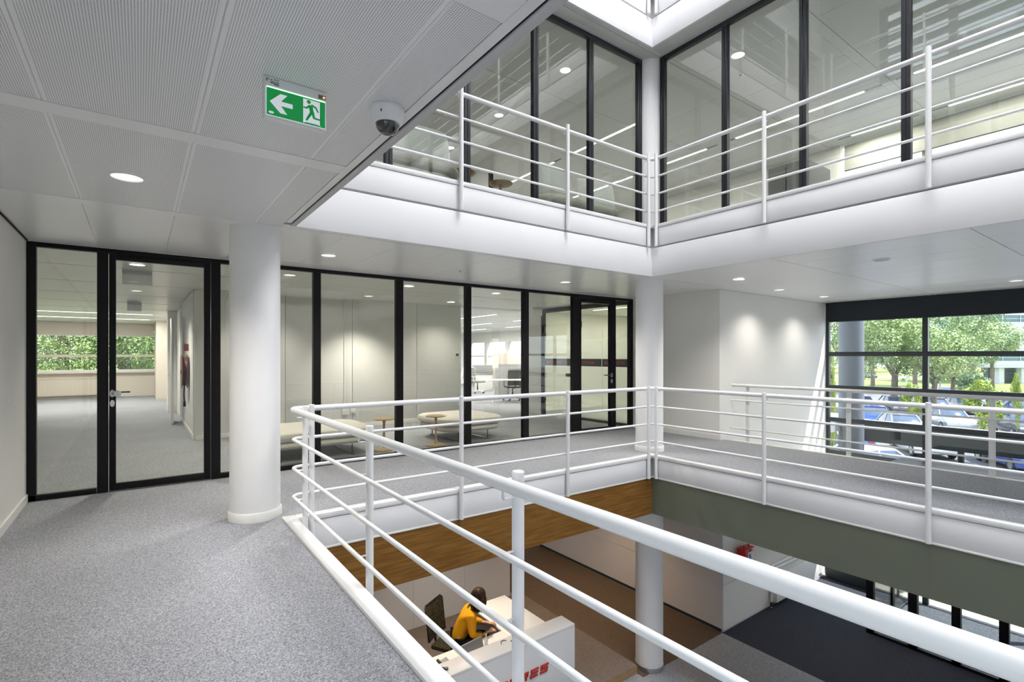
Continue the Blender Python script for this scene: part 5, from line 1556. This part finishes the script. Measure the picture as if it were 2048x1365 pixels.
shrub(1826, 34, 'y', 'yellow green young shrub just left of the window mullion', (1.3, 1.3, 1.7), lift=1.25)
shrub(1661, 17.5, 'y', 'slim climbing plant at the extreme left of the street window', (0.42, 0.42, 3.4), lift=0.95)
shrub(1943, 60, 'g', 'round clipped dark shrub on the lawn under the trees', (3.6, 3.6, 2.4), lift=0.7, stem=False)
shrub(2034, 30, 'y', 'slender climbing shrub by the white building pillars', (0.5, 0.5, 2.2), lift=1.2)
shrub(1975, 19.8, 'y', 'low yellow shrub visible under the dark canopy', (1.0, 1.0, 0.6), lift=0.5, stem=False)
hd = solo('hedge', leaf_cloud(21, 2600, 9.0, 0.7, 0.7, 0.12, 40, 0.5), 'leaf_dark', loc=(0, 0, 0), label='long dark hedge in front of the lawn behind the car park', cat='hedge', smooth=False)
hx, hy = depth_at(1900, 64)
hd.location = (hx, hy, OG)
hd.rotation_euler = (0, 0, R(-36))
# trees behind the empty room's windows
for i, (x, y, k, s, lb) in enumerate(((-4.7, 33, 'a', 0.95, 'bushy tree at the far left of the empty room window'), (-2.9, 31.5, 'a', 1.0, 'pale bushy tree in the left window of the empty room'), (-0.6, 32, 'a', 1.1, 'dark bushy tree behind the door jamb, in the empty room window'), (1.0, 31, 'a', 1.0, 'dark bushy tree in the right window of the empty room'), (2.9, 33, 'a', 1.1, 'light green tree at the right edge of the empty room window'), (-7.0, 35, 'c', 1.2, 'dark tree beyond the left end of the empty room window'), (0.2, 37, 'a', 1.4, 'taller tree behind the dark bushy ones at the right window'))):
    t = thing('tree', lb, 'tree', (x, y, 0.42), 'trees behind the empty room', world=False, rz=i * 1.3)
    t.scale = (s, s, s)
    part('trunk', TR[2], None, t)
    c_ = part('crown', HEDGE[k], None, t)
    c_.location = (0, 0, 2.9)

# cars
CARM = {}
def car_meshes():
    L2, W2 = 2.15, 0.88
    body = MB()
    prof = [(-2.15, 0.28), (-2.17, 0.62), (-2.05, 0.86), (-1.2, 0.92), (1.05, 0.94), (1.75, 0.84), (2.12, 0.66), (2.15, 0.30), (1.75, 0.22), (-1.75, 0.22)]
    body.prism(prof, lambda u, v, d: (u, d, v), -W2, W2)
    CARM['body'] = lambda m: mesh_from('body', body, m, bevel=0.07)
    roof = MB()
    r0 = [(-1.75, 0.90), (1.05, 0.92), (0.35, 1.44), (-1.05, 1.46)]
    vs = [(u, s * (0.82 if v < 1.2 else 0.64), v) for s in (-1, 1) for u, v in r0]
    gl_ = MB().add(vs, [(0, 1, 2, 3), (7, 6, 5, 4), (0, 4, 5, 1), (1, 5, 6, 2), (2, 6, 7, 3), (3, 7, 4, 0)])
    CARM['glass'] = mesh_from('window_glass', gl_, 'car_glass', bevel=0.04)
    rf_ = MB()
    rf_.box(-1.08, 0.38, -0.63, 0.63, 1.43, 1.49)
    for s in (-1, 1):
        rf_.tube([(1.03, s * 0.80, 0.93), (0.36, s * 0.64, 1.45)], 0.035, 6)
        rf_.tube([(-1.74, s * 0.80, 0.91), (-1.06, s * 0.64, 1.46)], 0.045, 6)
        rf_.tube([(-0.35, s * 0.82, 0.93), (-0.38, s * 0.65, 1.46)], 0.035, 6)
    CARM['roof'] = lambda m: mesh_from('roof', rf_, m)
    wh = MB().tube([(0, -0.1, 0), (0, 0.1, 0)], 0.32, 18)
    CARM['wheel'] = mesh_from('wheel', wh, 'tyre', bevel=0.02)
    hb = MB().tube([(0, -0.107, 0), (0, 0.107, 0)], 0.19, 12)
    CARM['hub'] = mesh_from('hub_cap', hb, 'steel')
    CARM['head'] = mesh_from('headlight', MB().box(-0.04, 0.05, -0.17, 0.17, -0.06, 0.06), 'plastic_white', bevel=0.02)
    CARM['tail'] = mesh_from('tail_light', MB().box(-0.04, 0.04, -0.15, 0.15, -0.07, 0.07), 'lamp_red', bevel=0.02)
car_meshes()
CB = {}
def car(px, d, rz, colour, label):
    x, y = depth_at(px, d)
    t = thing('car', label, 'car', (x, y, OG), 'parked cars outside', world=False, rz=R(rz))
    if colour not in CB:
        CB[colour] = (CARM['body'](colour), CARM['roof'](colour))
    part('body', CB[colour][0], None, t)
    part('window_glass', CARM['glass'], None, t)
    part('roof', CB[colour][1], None, t)
    for sx in (-1.35, 1.32):
        for sy in (-0.80, 0.80):
            q = part('wheel', CARM['wheel'], None, t); q.location = (sx, sy, 0.32)
            g = part('hub_cap', CARM['hub'], None, q)
    for sy in (-0.62, 0.62):
        q = part('headlight', CARM['head'], None, t); q.location = (2.08, sy, 0.66)
        q = part('tail_light', CARM['tail'], None, t); q.location = (-2.10, sy, 0.72)
    return t
car(1748, 20.5, 330, 'car_white', 'white car standing nearest, low behind the bridge railing')
car(1660, 28, 60, 'car_blue', 'blue car at the extreme left, low beside the white wall')
car(2035, 23.5, 215, 'car_blue', 'blue car under the dark canopy near the right picture edge')
car(1748, 37, 205, 'car_blue', 'blue hatchback in the first parking row right of the concrete column')
car(1803, 32, 215, 'car_silver', 'silver car in the first parking row just left of the mullion')
car(1895, 36, 215, 'car_silver', 'silver car in the first parking row, right of the mullion')
car(1842, 27, 215, 'car_white', 'white car partly hidden by the window mullion')
car(2040, 33, 210, 'car_dark', 'dark car in the first row right of the yellow shrub')
car(1722, 47, 215, 'car_white', 'white car in the second parking row behind the blue hatchback')
car(1790, 46, 215, 'car_grey', 'grey car in the second parking row left of the mullion')
car(1867, 44, 215, 'car_dark', 'dark car in the second parking row right beside the mullion')
car(1925, 46, 215, 'car_grey', 'grey car in the second parking row near the yellow shrub')
car(1990, 49, 215, 'car_silver', 'silver estate car right of the yellow shrub top')
car(2046, 42, 215, 'car_blue', 'blue car at the picture edge below the white building')
car(1885, 60, 215, 'car_white', 'white car in the back parking row under the forked tree')
car(1958, 54, 215, 'car_dark', 'dark car in the back parking row before the dark hedge')
car(1740, 118, 215, 'car_grey', 'small grey car on the distant road left of the leaning trunk')

# street furniture
def pole_lamp(px, d, h, label):
    x, y = depth_at(px, d)
    t = thing('street_lamp', label, 'street lamp', (x, y, OG))
    part('pole', MB().lathe([(0.09, 0), (0.06, h)], (x, y, OG), 12), 'facade_white', t)
    part('lamp_head', MB().lathe([(0.06, h), (0.55, h + 0.10), (0.55, h + 0.18), (0.1, h + 0.32)], (x, y, OG), 18), 'facade_white', t)
pole_lamp(1880, 46, 3.1, 'white mushroom-shaped street lamp right of the window mullion')
x, y = depth_at(1801, 75)
yt = thing('traffic_sign', 'yellow traffic sign on the lawn between tree trunk and mullion', 'sign', (x, y, OG), world=False, rz=R(-36))
part('pole', MB().tube([(0, 0.06, 0), (0, 0.06, 5.4)], 0.06, 8), 'steel', yt)
part('plate', MB().box(-0.7, 0.7, -0.03, 0.03, 4.4, 5.4), 'sign_yellow', yt, bevel=0.02)
x, y = depth_at(1813, 78)
fp = thing('flag_pole', 'thin white pole on the lawn right of the yellow traffic sign', 'pole', (x, y, OG))
part('shaft', MB().lathe([(0.10, 0), (0.07, 5.6)], (x, y, OG), 10), 'facade_white', fp)
part('cap', MB().lathe([(0.07, 5.6), (0.12, 5.65), (0.0, 5.75)], (x, y, OG), 10), 'facade_white', fp)
x, y = depth_at(1809, 62)
br = thing('road_barrier', 'red and white striped road barrier on the lawn edge', 'barrier', (x, y, OG), world=False, rz=R(-36))
for k in range(8):
    part('board', MB().box(-1.6 + k * 0.4, -1.2 + k * 0.4, -0.03, 0.03, 0.75, 1.35), 'barrier_red' if k % 2 == 0 else 'facade_white', br, smooth=False)
for s in (-1.4, 1.4):
    part('leg', MB().tube([(s, -0.1, 0), (s, 0.05, 1.3)], 0.04, 8), 'steel', br)

# white office building across the car park
bx_, by_ = depth_at(1994, 92)
bd = thing('office_building', 'white office building with green ribbon windows across the car park', 'building', (bx_, by_, OG), world=False, rz=R(-36))
lo = 2.95
for k in range(5):
    z = 4.2 + k * 3.5
    part('cladding', MB().box(0, 40, 0, 14, lo, z), 'facade_white', bd, smooth=False)
    part('cladding_joint', MB().box(-0.01, 40, -0.02, 0, (lo + z) / 2 - 0.02, (lo + z) / 2 + 0.02), 'trim_grey', bd, smooth=False)
    part('window_band', MB().box(0.15, 39.9, 0.15, 13.9, z, z + 1.25), 'facade_glass', bd, smooth=False)
    for i in range(6):
        part('window_mullion', MB().box(1.0 + i * 3.2, 1.12 + i * 3.2, 0.02, 0.15, z, z + 1.25), 'facade_mullion', bd, smooth=False)
    part('window_transom', MB().box(0.1, 39.9, 0.04, 0.15, z + 0.55, z + 0.65), 'facade_mullion', bd, smooth=False)
    lo = z + 1.25
part('cladding', MB().box(0, 40, 0, 14, lo, lo + 2.2), 'facade_white', bd, smooth=False)
for i in range(6):
    part('pillar', MB().box(0.8 + i * 4.0, 1.7 + i * 4.0, 0.4, 1.3, 0, 2.95), 'facade_white', bd, smooth=False)
part('ground_wall', MB().box(4, 38, 6, 7, 0, 2.95), 'facade_glass', bd, smooth=False)
